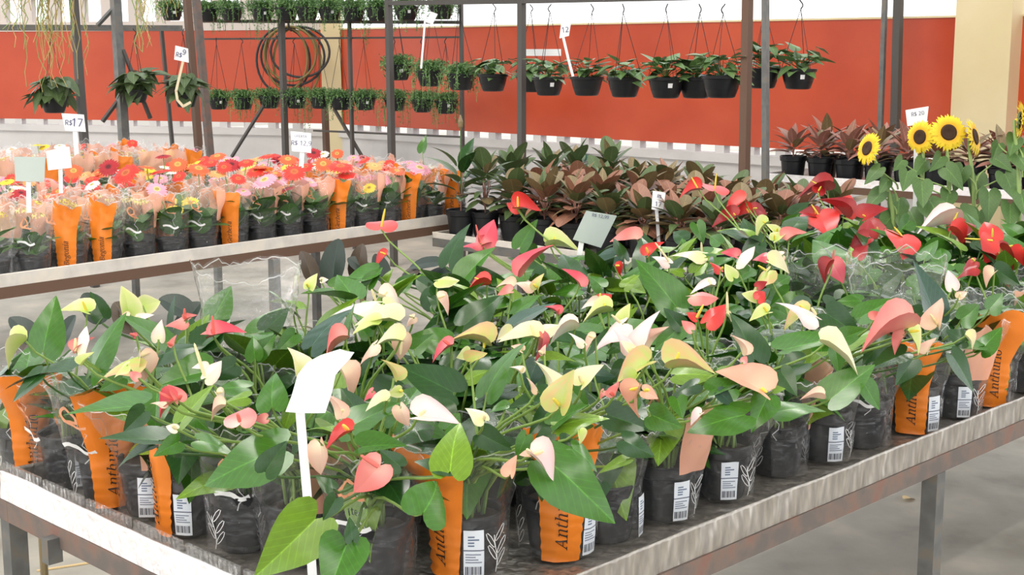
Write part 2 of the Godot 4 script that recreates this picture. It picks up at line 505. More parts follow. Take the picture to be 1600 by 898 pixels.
# ------------------------------------------------------------------ the anthurium bench: leaves and flowers as measured, each in 4x detail of a 400 x 225 field
# leaves: d dark, g green, l light, b bluish: base x y, tip x y, width; flowers: F + colour, base, tip, width, then the tip of the spadix where it shows
const FIELDS := [
	[0, 450, "g 270 390 325 45 250; g 570 525 710 130 190; g 1330 190 1420 -20 190; g 1280 520 930 590 170; d 960 430 1250 310 100; l 1130 830 1310 590 140; d 420 515 20 545 80; g 860 735 390 770 110; g 980 650 1020 870 240; d 900 770 760 900 140; g 1540 620 1330 600 90; l 1540 680 1350 700 90; g 1590 440 1560 300 120; b 1080 280 1080 40 80; d 640 180 560 20 130; d 250 540 60 700 120; d 1250 300 1130 420 130; g 760 560 620 640 120; d 1460 480 1300 560 150; g 1180 760 1300 880 140"],
	[0, 450, "Fy 545 150 370 100 90; Fc 480 400 490 235 90 470 310; Fp 490 390 555 290 70; Fy 160 330 0 440 70; Fv 865 430 575 475 110; Fs 870 420 880 650 50; Fy 890 110 985 70 130; Fy 800 150 780 -20 110; Fc 990 320 990 195 105; Fc 870 210 945 150 60; Fp 1160 200 1025 185 90 1150 125; Fp 1165 200 1215 155 40; Fk 1330 300 1515 230 85 1322 170; Fp 1330 295 1250 270 40; Fc 1280 560 1370 455 110 1210 340; Fc 1280 500 1195 480 50; Fk 1100 700 955 775 110 990 650; Fp 1110 700 1060 590 70; Fs 1040 715 950 680 40; Fp 1495 850 1490 725 210 1480 780; Fs 1400 740 1290 790 60; Fc 1350 650 1400 705 50; Fp 860 560 800 520 60; Fy 790 480 690 520 70; Fk 850 300 815 280 40; Fp 1080 360 1085 290 50; Fc 1100 880 1030 860 60; Fs 800 180 725 200 40; Fy 520 470 560 390 60"],
	[400, 450, "b 350 360 530 80 170; g 240 290 140 390 120; g 100 740 60 500 210; g 0 420 120 290 130; l 230 730 150 900 120; g 570 280 600 90 60; d 1190 130 1060 40 120; d 1310 120 1020 270 150; d 1300 230 1520 40 200; g 1185 335 930 290 170; d 1230 650 880 460 230; g 1440 650 1590 290 160; l 1320 570 1450 500 80; g 560 880 885 690 180; g 1180 880 1290 780 140; d 1590 640 1300 700 90; g 1560 730 1450 760 60; d 640 780 520 620 150; d 740 420 620 570 90; d 1200 780 1050 660 150; g 840 870 930 760 120; d 400 620 480 760 150; g 990 380 1110 280 110; d 1180 480 1330 380 120; g 700 300 620 210 90; d 60 260 200 120 150"],
	[400, 450, "Fc 760 90 480 50 110; Fc 780 60 920 100 70; FY 800 100 920 160 110; FY 870 210 615 170 100; Fy 760 230 590 250 80; FY 270 520 240 360 120; Fs 905 300 910 450 130 900 420; FY 900 330 740 310 100; Fs 740 350 610 430 80; Fs 530 520 630 670 95; Fk 725 640 655 680 60; FY 815 700 670 735 70; Fs 900 740 960 860 90; Fw 1010 800 1270 790 140 1060 760; FY 1420 820 1340 720 100; Fv 1430 350 1250 250 100 1420 375; Fy 1330 400 1265 430 90; Fv 1340 460 1430 390 80; Fk 1220 360 1080 430 60; Fs 985 180 920 220 60; Fs 1130 60 1220 150 60; Fp 1590 20 1500 30 60; FY 1590 270 1495 310 80; Fp 560 320 400 390 90; Fp 65 810 -10 820 70; Fs 490 790 480 640 45; Fy 900 640 830 660 80; FV 860 560 830 430 60"],
	[800, 450, "g 10 160 170 40 90; b 10 230 260 70 80; g 420 10 250 10 80; g 1020 110 790 -190 240; d 1050 240 950 120 110; g 1050 240 880 390 150; d 440 350 220 290 80; d 630 300 440 400 90; g 680 350 600 410 80; b 150 470 80 640 140; d 250 690 -40 720 100; d 240 770 110 900 150; l 200 450 400 430 60; g 440 440 300 480 70; b 510 540 640 560 100; l 300 860 580 740 130; g 260 850 460 700 110; d 600 790 860 880 190; g 870 790 1030 850 180; g 1450 790 1090 850 180; g 1030 690 1050 800 120; l 1020 540 1280 510 100; d 1150 600 960 660 90; g 1240 640 1430 570 100; d 1510 440 1400 140 220; g 1590 340 1500 400 60; b 1290 650 1400 740 90; g 1590 680 1480 860 190; l 480 850 340 900 70; g 380 640 480 760 120; d 700 480 600 600 120; g 760 700 680 820 110; d 1100 430 960 330 130; g 130 300 50 420 110; d 330 560 480 640 130"],
	[800, 450, "FY 150 310 -80 280 100; FY 150 280 285 205 80; Fk 165 300 180 470 30; Fs 60 390 0 350 50; Fs 200 410 200 350 40; Fc 530 110 435 100 70; Fr 540 100 630 30 110 550 30; Fc 450 345 390 250 60; Fc 390 260 220 285 40; Fw 690 220 465 310 120; Fs 520 310 440 385 45; Fw 760 380 690 215 110; Fw 830 380 860 130 95; Fs 860 370 930 215 60; FY 740 400 690 320 70; Fv 850 460 635 545 130; Fv 1000 500 1265 450 110; FY 230 645 220 450 110; Fs 160 640 130 540 40; FV 300 740 350 500 180; FY 440 600 545 455 110; Fp 640 670 650 580 60; Fp 570 640 530 680 40; FS 800 620 730 790 100; FS 820 640 920 680 90; FS 1560 640 1310 470 190 1590 650; Fs 1430 400 1410 280 60; Fp 1440 460 1470 420 50; Fr 1215 210 1330 90 110; Fr 1150 190 1090 150 60 1195 100; Fp 1120 260 1060 200 70; Fp 1120 50 1290 20 70; Fy 1530 60 1435 30 80; Fr 1530 70 1590 10 90; Fy 1596 150 1475 180 70; Fw 1180 780 1100 840 50; Fk 280 160 225 95 50; Fc 50 530 5 475 40; Fy 780 540 710 650 90; Fy 600 150 440 150 70; Fy 700 200 720 90 80; FY 1335 170 1380 200 25 1340 20"],
	[1200, 450, "g 130 20 10 110 110; g 580 80 430 70 90; g 580 180 800 45 120; d 370 160 530 290 200; g 100 385 475 280 100; d 0 300 240 220 80; g 390 690 665 470 190; g 60 770 350 690 110; d 220 470 0 560 130; l 210 380 260 520 110; g 420 380 450 540 120; g 1205 195 1370 100 150; b 1040 180 920 -180 220; d 960 150 780 230 120; d 740 300 580 450 180; g 1330 390 1455 225 100; d 850 410 620 500 110; g 1320 365 1030 355 30; d 1150 420 1300 640 150; l 35 640 110 620 50; g 600 600 700 760 130; d 900 450 780 600 150; g 460 320 620 240 120; d 80 520 160 660 140; g 1380 130 1500 30 130; d 1240 330 1120 260 120"],
	[1200, 450, "Fw 300 180 120 10 120 270 120; Fv 250 150 80 225 70; FY 350 350 605 480 110; Fp 870 250 570 275 100; Fy 870 270 975 400 100; Fp 850 290 765 395 45; Fs 1000 400 1025 300 40; Fs 1060 230 1060 60 100 1010 160; Fs 325 690 215 650 40; FY 1230 300 1300 370 70; Fs 1190 60 1240 15 50; Fp 660 200 730 150 50"],
	[0, 673, "d 990 60 610 30 90; d 960 90 700 190 90; g 1110 70 1000 130 130; g 1740 120 1215 290 300; g 1240 60 1480 100 90"],
	[400, 673, "l 370 550 15 900 380; g 560 712 490 960 320; g 1040 515 1180 320 330; l 1210 250 1240 -80 280; d 1210 240 1000 150 80; d 300 20 200 160 100; g 660 100 940 60 130; d 1400 20 1596 120 160; d 480 360 370 280 90; d 600 680 590 540 90; d 60 250 180 60 170; d 900 220 760 120 130; d 500 420 420 560 120"],
	[400, 673, "Fp 775 215 605 395 220 650 150; Fr 590 5 405 85 75 540 -40; Fs 400 80 440 275 90"],
	[800, 673, "g 230 190 690 555 330; g 380 110 560 220 120; d 240 20 110 120 110; g 90 30 10 180 100; l 720 180 530 250 50; d 700 60 900 160 150; d 300 60 420 160 130"],
	[800, 673, "Fw 120 150 295 275 120; Fs 110 150 45 140 45; Fy 420 0 440 85 60; FS -10 270 10 150 90"],
	[400, 225, "d 1200 740 1270 475 150; g 1300 835 1470 620 150; g 740 800 500 880 110; g 700 880 780 760 100; g 1030 850 1180 898 80; l 810 870 845 770 60; g 1500 880 1596 780 90; g 480 895 640 840 110; d 1080 895 960 820 110; g 900 895 990 800 100"],
	[400, 225, "Fr 780 530 790 425 205 805 400; Fr 815 690 730 750 60; Fk 1400 630 1470 460 130 1370 500; Fk 1420 630 1500 580 60; Fk 1400 620 1285 595 60; Fy 1130 850 1260 820 60; Fy 330 895 370 800 85; Fc 405 850 450 840 40; Fs 1596 890 1505 860 60; Fr 1440 880 1300 880 45 1360 830"],
	[800, 225, "g 50 640 150 460 120; g 150 680 0 800 150; b 640 700 390 840 140; g 220 780 370 898 120; l 700 890 780 800 80; l 1060 800 950 760 60; g 1230 680 1000 720 100; l 1140 800 1230 690 90; d 1540 620 1400 760 120; g 1470 800 1310 880 90; g 1150 500 1190 620 100; d 1080 600 1010 520 110; g 1300 620 1240 560 100; d 1460 560 1330 540 110; g 880 880 800 760 110; g 560 890 480 800 110; d 1260 880 1150 820 110; d 1560 700 1480 620 100"],
	[800, 225, "Fr 30 400 180 380 100 35 325; Fr 40 405 -40 370 80; Fy 240 640 420 610 80; Fp 780 595 615 570 90; Fk 80 800 205 590 60; Fs 130 890 40 830 80; Fv 160 898 180 800 60; Fk 420 880 340 755 70; Fr 850 690 930 590 70; Fw 980 740 900 670 80 890 610; Fr 640 760 685 820 50; FY 1190 680 1010 620 90; Fr 1165 285 1045 290 80 1118 205; Fr 1262 292 1290 205 190 1275 180; Fr 1450 350 1310 415 80; Fr 1480 430 1370 440 80; FR 1400 450 1240 480 80 1380 430; FR 1500 400 1596 430 90; Fk 1400 700 1310 660 70; Fc 1400 745 1480 610 30; Fr 1300 790 1260 720 60; Fy 1380 830 1330 745 85; Fk 1596 700 1505 690 70; Fv 1596 790 1440 898 80; Fw 1250 890 1110 898 50; Fy 1596 500 1500 560 60; FR 1530 890 1590 850 60"],
	[1200, 225, "g 420 740 340 530 230; g 1000 690 1240 640 200; g 20 898 180 800 150; g 1190 800 1400 870 120; g 110 510 200 430 90; d 150 440 260 360 100; g 650 780 560 880 140; d 720 880 860 780 130; g 900 890 1000 800 120; d 1420 780 1550 880 130; g 1350 660 1480 740 110; g 880 480 780 560 120; d 560 600 460 520 100; g 1560 560 1480 480 100; d 280 640 200 560 100"],
	[1200, 225, "FR 370 290 195 265 70 262 225; FR 310 300 345 225 90; Fr 475 430 540 290 160 500 370; FR 470 440 370 300 80; Fr 310 440 330 545 240 270 375; FR 300 440 200 410 80; FR 420 430 330 400 60; FR 600 460 740 370 100 590 440; FR 690 560 640 450 120; FR 690 530 510 600 60; FR 620 590 500 650 100; Fr 830 575 800 685 240 785 515; Fw 1150 500 925 480 45; FR 1140 510 1310 465 75 1190 410; Fr 1400 590 1380 460 150; Fr 1140 540 1260 640 90; Fr 1400 600 1330 730 180 1222 588; FR 1450 650 1565 775 40; FR 1290 730 1200 770 70; Fr 1590 650 1570 760 70; Fw 1150 898 1130 785 100; Fs 1410 800 1340 870 60; FR 1290 770 1165 790 60 250 690; Fk 400 740 470 860 130 410 655; FR 400 750 320 850 50; FY 10 730 150 780 100; Fs 90 690 0 700 70; Fy 50 550 0 490 60; Fy 40 600 110 540 60; Fp 130 600 230 520 70; FR 560 700 620 620 80"],
]
var plants := []      # the anthuriums: {root, at, flowers, edge}


# the canopy of the bench: where a sight line enters it
func canopy(x: float, y: float, h: float) -> Vector3:
	var r := ray(x, y)
	var t1 := (-1.36 - EYE.x) / r.x
	var t2 := (-1.13 - EYE.z) / r.z
	var t3 := (h - EYE.y) / r.y if r.y < -0.01 else 99.0
	var exit := minf((-2.76 - EYE.x) / r.x, (-4.5 - EYE.z) / r.z)
	return EYE + r * minf(maxf(t1, maxf(t2, t3)), exit)


func pose(o: Vector3, dv: Vector2, w: float, q: float) -> Transform3D:     # dv: base to tip in metres, right and up as seen; w: width seen
	var l := maxf(dv.length(), 0.004)
	var c := cam_basis.z
	var t := (cam_basis.x * dv.x + cam_basis.y * dv.y) / l
	var best := Transform3D.IDENTITY
	var by := -9.0
	for s in [-1.0, 1.0]:
		var tt := t
		var n := c
		var len := l
		if w < q * l:
			var ro := minf(acos(w / (q * l)), 1.3)
			n = c * cos(ro) + t.cross(c) * sin(ro) * s
		else:
			var ta := minf(acos(l * q / w), 1.25)
			len = w / q
			tt = t * cos(ta) + c * sin(ta) * s
			n = c * cos(ta) - t * sin(ta) * s
		if n.y > by:
			by = n.y
			best = Transform3D(Basis(tt.cross(n) * len, tt * len, n * len), o)
	return best


func nearest_plant(p: Vector3) -> Dictionary:
	var best := {}
	var bd := 1e9
	for q in plants:
		var d: float = Vector2(q.at.x - p.x, q.at.z - p.z).length()
		if d < bd:
			bd = d
			best = q
	return best


func put_leaf(pl: Dictionary, code: String, t: Transform3D, k: int, stalk := true) -> void:
	var root: Node3D = pl.root
	var lt := Transform3D(t.basis, t.origin - root.position)
	var o := part("leaf", G["leaf%d" % k], M["leaf_" + code], root, lt)
	if stalk:
		var s := Vector3(rng.randf_range(-0.025, 0.025), 0.1, rng.randf_range(-0.025, 0.025))
		part("leaf_stalk", stalk_mesh(s, lt.origin, 0.0024), M["stalk"] if code != "d" else M["stalk_dark"], o, lt.affine_inverse())


func put_flower(pl: Dictionary, code: String, t: Transform3D, spadix_to, k: int) -> void:
	var root: Node3D = pl.root
	var lt := Transform3D(t.basis, t.origin - root.position)
	var o := part("spathe", spathe(code, k), M.spathe, root, lt)
	var inv := lt.affine_inverse()
	var n := lt.basis.z.normalized()
	var y := lt.basis.y
	var s0 := lt.origin + y * 0.05 + n * 0.004
	var dir: Vector3
	if spadix_to == null:
		dir = (y.normalized() * 0.35 + n * 0.8).normalized() * clampf(y.length() * 0.38, 0.012, 0.03)
	else:
		dir = spadix_to - root.position - s0
	var ax := dir.cross(Vector3(0.2, 0.3, 1)).normalized() * 0.052
	var sb := Basis(ax, dir, ax.normalized().cross(dir.normalized()) * 0.052)
	var sm: Material = M.spadix_yellow if code in ["r", "R", "v", "y", "V", "S"] else (M.spadix_pink if code in ["k", "p"] else M.spadix_cream)
	if spadix_to != null or rng.randf() < 0.45:
		part("spadix", G.spadix, sm, o, inv * Transform3D(sb, s0))
	var st := Vector3(rng.randf_range(-0.02, 0.02), 0.1, rng.randf_range(-0.02, 0.02))
	part("flower_stalk", stalk_mesh(st, lt.origin, 0.0026, 0.7), M.stalk, o, inv)
	pl.flowers.append(code)


func sleeve_pt(th: float, v: float, hh: float, rt: float, sd: int) -> Vector3:
	var h := v * hh
	var r := lerpf(0.065, 0.073, minf(h / 0.11, 1.0))
	if h > 0.11:
		r = lerpf(0.073, rt, pow((h - 0.11) / (hh - 0.11), 0.85))
	var amp := 0.0055 + 0.02 * smoothstep(0.25, 1.0, v)
	r += amp * noise.get_noise_3d(cos(th) * 45.0, sin(th) * 45.0 + sd * 57.0, h * 260.0) * 2.0
	r += 0.0035 * v * sin(th * 7.0 + sd + h * 14.0)
	h += 0.05 * v * v * v * noise.get_noise_2d(cos(th) * 70.0 + sd * 31.0, sin(th) * 70.0)
	return Vector3(sin(th) * r, h + 0.003, cos(th) * r)


func sleeve_patch(t0: float, t1: float, v0: float, v1: float, nu: int, nv: int, hh: float, rt: float, sd: int, lift: float, flare := 0.0, crinkle := 0.0) -> ArrayMesh:
	var m := MB.new()
	var rows := []
	for j in nv + 1:
		var v := lerpf(v0, v1, float(j) / nv)
		var row := PackedVector3Array()
		var mid := (t0 + t1) / 2.0
		for i in nu + 1:
			var th := lerpf(t0, t1, float(i) / nu)
			th = mid + (th - mid) * (1.0 + flare * (v - v0))
			var p := sleeve_pt(th, v, hh, rt, sd)
			var fold := crinkle * (0.5 + 0.5 * sin(v * 75.0 + th * 3.0 + sd)) * smoothstep(0.55, 0.25, v)
			row.append(p + Vector3(sin(th), 0, cos(th)) * (lift + fold))
		rows.append(row)
	m.grid(rows)
	return m.mesh()


func sleeve_ribbon(pts: Array, w: float, hh: float, rt: float, sd: int, lift: float) -> ArrayMesh:     # a printed line; points are (angle, height share)
	var m := MB.new()
	for i in pts.size():
		var a: Vector2 = pts[maxi(i - 1, 0)]
		var b: Vector2 = pts[mini(i + 1, pts.size() - 1)]
		var d := Vector2((b.x - a.x) * 0.075, (b.y - a.y) * hh).normalized()
		var q := Vector2(-d.y / 0.075, d.x / hh) * w * 0.5
		for s in [-1.0, 1.0]:
			var c: Vector2 = pts[i] + q * s
			m.vert(sleeve_pt(c.x, c.y, hh, rt, sd) + Vector3(sin(c.x), 0, cos(c.x)) * lift)
		if i:
			var n := m.v.size()
			m.quad(n - 3, n - 1, n - 2, n - 4)
	return m.mesh()


func word_on_sleeve(word: String, th: float, v0: float, size: float, along: bool, slant: float, hh: float, rt: float, sd: int, lift: float, serif := true) -> ArrayMesh:
	var key := "word_" + word + str(serif)
	if not G.has(key):
		var tm := TextMesh.new()
		var f := SystemFont.new()
		f.font_names = PackedStringArray(["Droid Serif" if serif else "Droid Sans"])
		tm.font = f
		tm.text = word
		tm.font_size = 32
		tm.pixel_size = 0.01
		tm.depth = 0.0
		tm.curve_step = 3.0
		tm.horizontal_alignment = HORIZONTAL_ALIGNMENT_LEFT
		tm.vertical_alignment = VERTICAL_ALIGNMENT_CENTER
		G[key] = tm.surface_get_arrays(0) if tm.get_surface_count() else []
	var arr: Array = G[key]
	var m := MB.new()
	if arr.is_empty():
		return null
	for p: Vector3 in arr[Mesh.ARRAY_VERTEX]:
		var x := (p.x + p.y * slant) * size
		var y := p.y * size
		var a := th - y / 0.075 if along else th + x / 0.075
		var v := v0 + (x if along else y) / hh
		m.vert(sleeve_pt(a, v, hh, rt, sd) + Vector3(sin(a), 0, cos(a)) * lift)
	var ix = arr[Mesh.ARRAY_INDEX]
	if ix == null or ix.size() == 0:
		ix = PackedInt32Array(range(m.v.size()))
	m.ix = ix
	return m.mesh()


# one wrapping: clear film with its print, cached by kind; th = 0 faces the buyer
func wrap_pot(root: Node3D, kind: String, sd: int, turn: float, hh: float, rt: float, word: String, stickers := true) -> void:
	var key := "%s_%d_%.2f_%.3f_%s" % [kind, sd, hh, rt, word]
	if not G.has(key):
		var d := {}
		var hem := []
		for i in 81:
			hem.append(Vector2(TAU * i / 80.0, 0.987))
		d.hem = sleeve_ribbon(hem, 0.0022, hh, rt, sd, 0.0008)
		for q in 2:
			var seam := []
			for i in 13:
				seam.append(Vector2([2.35, -0.62][q] + 0.12 * sin(i * 1.9 + q * 2.0 + sd) , 0.36 + 0.052 * i))
			d["fold" if q == 0 else "fold_001"] = sleeve_ribbon(seam, 0.0022, hh, rt, sd, 0.0012)
		d.film = sleeve_patch(0, TAU, 0.0, 1.0, 52, 14, hh, rt, sd, 0.0)
		if "o" in kind:      # orange name strip
			d.name_strip = sleeve_patch(-0.5, 0.5, 0.0, 0.98, 9, 30, hh, rt, sd, 0.0018, 0.4, 0.005)
			d.lettering = word_on_sleeve(word, 0.02, 0.1, 0.08 if word.length() < 8 else 0.09, true, 0.35, hh, rt, sd, 0.0072)
		if "p" in kind:      # peach printed band round the upper part
			d.printed_band = sleeve_patch(0.75, 1.75, 0.42, 1.0, 8, 7, hh, rt, sd, 0.0014, 0.3) if "f" not in kind else sleeve_patch(0.45, 2.2, 0.5, 1.0, 12, 7, hh, rt, sd, 0.0014, 0.2)
		if "s" in kind:      # the swirl, a word under it and the white swoosh
			var c := -0.85
			var pts := []
			for i in 26:
				var f := i / 25.0
				var p: Vector2
				if f < 0.62:
					var a := lerpf(-2.9, 2.2, f / 0.62)
					p = Vector2(sin(a) * 0.17, 0.055 * cos(a) + 0.012)
				else:
					var g := (f - 0.62) / 0.38
					p = Vector2(lerpf(0.13, -0.1, sin(g * 3.0)), lerpf(-0.02, -0.09, g)) + Vector2(0.25 * g * g, 0.03 * g * g)
				pts.append(Vector2(c, 0.74) + p)
			d.logo_swirl = sleeve_ribbon(pts, 0.006, hh, rt, sd, 0.002)
			d.logo_word = word_on_sleeve("iter", c - 0.1, 0.58, 0.055, false, 0.0, hh, rt, sd, 0.002, false)
			var sw := []
			for i in 14:
				var f := i / 13.0
				sw.append(Vector2(c - 0.42 + 0.9 * f, 0.48 + 0.03 * sin(f * 5.5 + 0.5)))
			d.swoosh = sleeve_ribbon(sw, 0.008, hh, rt, sd, 0.002)
		if "k" in kind:      # white line drawing of a leafy twig low on the film
			for side in [-1.35, 1.45]:
				var m := MB.new()
				var stem := []
				for i in 7:
					stem.append(Vector2(side + 0.05 * sin(i * 0.8), 0.04 + 0.045 * i))
				m.add(mb_of(sleeve_ribbon(stem, 0.0016, hh, rt, sd, 0.0022)), Transform3D.IDENTITY)
				for i in 5:
					var o: Vector2 = stem[i + 1]
					var s := -1.0 if i % 2 else 1.0
					var lf := []
					for j in 9:
						var f := j / 8.0 * TAU
						lf.append(o + Vector2(s * (0.14 - 0.13 * cos(f)), 0.055 - 0.05 * cos(f) + 0.028 * sin(f)))
					m.add(mb_of(sleeve_ribbon(lf, 0.0014, hh, rt, sd, 0.0022)), Transform3D.IDENTITY)
				d["line_drawing" if side < 0 else "line_drawing_001"] = m.mesh()
		if "c" in kind:      # care label stuck low on the side
			d.care_label = sleeve_patch(0.62, 1.12, 0.02, 0.36, 5, 5, hh, rt, sd, 0.0024)
		G[key] = d
	var mats := {"film": M.film, "hem": M.film_edge, "fold": M.film_edge, "fold_001": M.film_edge, "name_strip": M.print_orange, "lettering": M.print_ink, "printed_band": M.print_peach, "logo_swirl": M.print_swirl, "logo_word": M.print_grey, "swoosh": M.print_white, "line_drawing": M.print_white, "line_drawing_001": M.print_white, "care_label": M.care_label}
	var t := Transform3D(Basis(Vector3.UP, turn), Vector3.ZERO)
	var d: Dictionary = G[key]
	var sl := part("sleeve", d.film, M.film, root, t)
	for n in d:
		if n != "film" and d[n] != null:
			part(n, d[n], mats[n], sl)


func mb_of(m: ArrayMesh) -> MB:
	var b := MB.new()
	var a := m.surface_get_arrays(0)
	b.v = a[Mesh.ARRAY_VERTEX]
	b.uv = a[Mesh.ARRAY_TEX_UV]
	b.c = a[Mesh.ARRAY_COLOR]
	b.ix = a[Mesh.ARRAY_INDEX]
	return b


func to_camera(p: Vector3) -> float:
	return atan2(EYE.x - p.x, EYE.z - p.z)


const ORD := ["first", "second", "third", "fourth", "fifth", "sixth", "seventh", "eighth", "ninth", "tenth", "eleventh", "twelfth", "thirteenth", "fourteenth", "fifteenth", "sixteenth", "seventeenth", "eighteenth", "nineteenth", "twentieth"]
const COLOUR := {"r": "red", "R": "dark red", "k": "deep pink", "p": "coral", "s": "peach", "S": "salmon", "c": "cream", "w": "pale pink", "Y": "pale yellow", "y": "lime", "v": "green and pink", "V": "veined green"}


func anthuriums() -> void:
	var spots := []
	# along the right-hand rail, as the pots stand there
	var px := [[715, 880], [812, 862], [870, 858], [945, 836], [1035, 803], [1125, 770], [1212, 735], [1282, 712], [1345, 692], [1422, 668], [1490, 646], [1540, 626], [1592, 606], [1650, 586], [1700, 564]]
	var z := -1.55
	var kinds := ["oskc", "sk", "okc", "kc", "pkc", "skc", "pk", "kc", "sk", "okc", "pkc", "osk", "skc", "okc", "sk"]
	var offs := [-0.75, 0.4, 0.1, 0.5, -0.3, -0.6, 0.6, -0.4, 0.8, 0.0, -0.5, 0.25, -0.4, 0.3, 0.2]
	for i in px.size():
		if i == 1:
			continue
		var p := on_y(px[i][0], px[i][1], BENCH + 0.015)
		p.x = clampf(p.x, -1.66, -1.525)
		spots.append({"at": p, "row": 0, "kind": kinds[i], "off": offs[i]})
	for i in 5:
		spots.append({"at": Vector3(-1.56, BENCH + 0.015, spots[spots.size() - 1].at.z - 0.17), "row": 0, "kind": ["sk", "okc", "kc", "pkc", "sk"][i], "off": 0.2 * i - 0.4})
	var lx := [[40, 738], [112, 752], [172, 778], [238, 796], [305, 824], [385, 850], [470, 872], [585, 905]]
	var lk := ["okc", "skc", "oskc", "pkc", "osc", "skc", "pk", "sk"]
	var lo := [0.15, -0.5, 0.1, -1.0, -1.2, 0.5, -0.6, 0.3]
	for i in lx.size():
		var p := on_y(lx[i][0], lx[i][1], BENCH + 0.015)
		p.z = clampf(p.z, -1.45, -1.305)
		spots.append({"at": p, "row": 100, "kind": lk[i], "off": lo[i]})
	for r in 6:
		for c in 20:
			var p := Vector3(-1.72 - 0.166 * r, BENCH + 0.015, -1.49 - 0.166 * c - (0.08 if r % 2 else 0.0)) + Vector3(rng.randf_range(-0.012, 0.012), 0, rng.randf_range(-0.012, 0.012))
			if p.z < (-4.3 if r > 2 else -4.75) or p.x < -2.56:
				continue
			var ok := true
			for s in spots:
				if Vector2(s.at.x - p.x, s.at.z - p.z).length() < 0.125:
					ok = false
			if ok:
				var k := ""
				if r == 0:
					k = ["s", "p", "k", "s"][c % 4]
				elif c == 0 or (r == 5 and c % 2 == 0):
					k = ["pk", "s", "k"][r % 3]
				spots.append({"at": p, "row": r + 1, "kind": k, "off": rng.randf_range(-0.9, 0.9)})
	var hood := [Vector3(-2.56, 0.82, -1.74), canopy(1390, 440, 1.12), canopy(1250, 400, 1.15)]
	for h in hood.size():
		var best := {}
		for s in spots:
			if s.row not in [0, 100] and (best.is_empty() or (s.at - hood[h]).length() < (best.at - hood[h]).length()):
				best = s
		best.hood = h
	var count := {}
	for s in spots:
		var root := thing("potted_anthurium", "", "", s.at, "")
		var pl := {"root": root, "at": s.at, "flowers": [], "row": s.row, "kind": s.kind}
		count[s.row] = count.get(s.row, 0) + 1
		pl.nth = count[s.row] - 1
		plants.append(pl)
		var turn := rng.randf_range(0, TAU)
		var pt := Transform3D(Basis(Vector3.UP, turn), Vector3.ZERO)
		part("pot", G.pot, M.pot, root, pt)
		part("soil", G.soil, M.soil, root, pt)
		var i := rng.randi_range(0, 3)
		var hh := 0.23 if s.row == 0 else (0.235 if s.row == 100 else 0.25)
		var rt := 0.098
		if s.kind in ["okc", "oskc", "osk"]:
			hh = 0.25
			rt = 0.11
		if s.has("hood"):
			s.kind = "h"
			hh = [0.42, 0.37, 0.33][s.hood]
			rt = 0.115
		if s.kind:
			wrap_pot(root, s.kind, i, to_camera(s.at) + s.off, hh, rt, "Anthurio")
		# the plant's own inner leaves, lower than those that show on top
		var inner: int = 9 if s.row in [0, 100] else 8
		for k in inner:
			var a := turn + TAU * k / inner + rng.randf_range(-0.4, 0.4)
			var out := Vector3(sin(a), 0, cos(a))
			if s.row == 0:
				out.x = minf(out.x, 0.35)
			if s.row == 100:
				out.z = minf(out.z, 0.35)
			var h := rng.randf_range(0.13, 0.24) if s.row in [0, 100] else rng.randf_range(0.14, 0.235)
			var o: Vector3 = s.at + out * rng.randf_range(0.025, 0.07) + Vector3(0, h, 0)
			var el := rng.randf_range(-0.7, 0.5)
			var tt := (out * cos(el) + Vector3.UP * sin(el)).normalized()
			var side := tt.cross(Vector3.UP).normalized().rotated(tt, rng.randf_range(-0.4, 0.4))
			var n := side.cross(tt)
			var len := rng.randf_range(0.095, 0.14)
			put_leaf(pl, "dgdgdgl"[rng.randi_range(0, 6)], Transform3D(Basis(tt.cross(n) * len, tt * len, n * len), o), rng.randi_range(0, 5), s.row in [0, 1, 100])
	for fld in FIELDS:
		for item in fld[2].split(";"):
			var w: PackedStringArray = item.strip_edges().split(" ")
			var flower := w[0].begins_with("F")
			var f := []
			for q in range(1, w.size()):
				f.append(float(w[q]) / 3.99)
			var x: float = fld[0] + f[0]
			var y: float = fld[1] + f[1]
			var p := canopy(x, y, 1.155 if flower else 1.105)
			if y > 700 and x > 390 and x < 640:
				p += ray(x, y) * -0.03
			var k := depth(p) / FOC
			var t := pose(p, Vector2(f[2] - f[0], f[1] - f[3]) * k, f[4] * k, 0.9 if flower else 0.74)
			var pl := nearest_plant(p)
			if flower:
				var sp = null
				if f.size() > 6:
					sp = EYE + ray(fld[0] + f[5], fld[1] + f[6]) * (depth(p) - 0.012)
					if (sp - p).length() > 0.09:
						sp = null
				var shp: int = 0 if f[4] > 0.8 * Vector2(f[2] - f[0], f[3] - f[1]).length() else rng.randi_range(1, 3)
				put_flower(pl, w[0].substr(1), t, sp, shp)
			else:
				put_leaf(pl, w[0], t, rng.randi_range(0, 5))
	for pl in plants:        # the far rows stand a little taller
		if pl.row in [5, 6] or (pl.row in [1, 2, 3, 4] and pl.at.z < -3.4):
			for k in 4:
				var a := rng.randf_range(0, TAU)
				var out := Vector3(sin(a), 0, cos(a))
				var el := rng.randf_range(0.1, 1.0)
				var tt := out * cos(el) + Vector3.UP * sin(el)
				var side := tt.cross(Vector3.UP).normalized().rotated(tt, rng.randf_range(-0.5, 0.5))
				var n := side.cross(tt)
				var len := rng.randf_range(0.08, 0.12)
				put_leaf(pl, "dggl"[rng.randi_range(0, 3)], Transform3D(Basis(tt.cross(n) * len, tt * len, n * len), pl.at + out * rng.randf_range(0.02, 0.06) + Vector3(0, rng.randf_range(0.24, 0.31), 0)), rng.randi_range(0, 5))
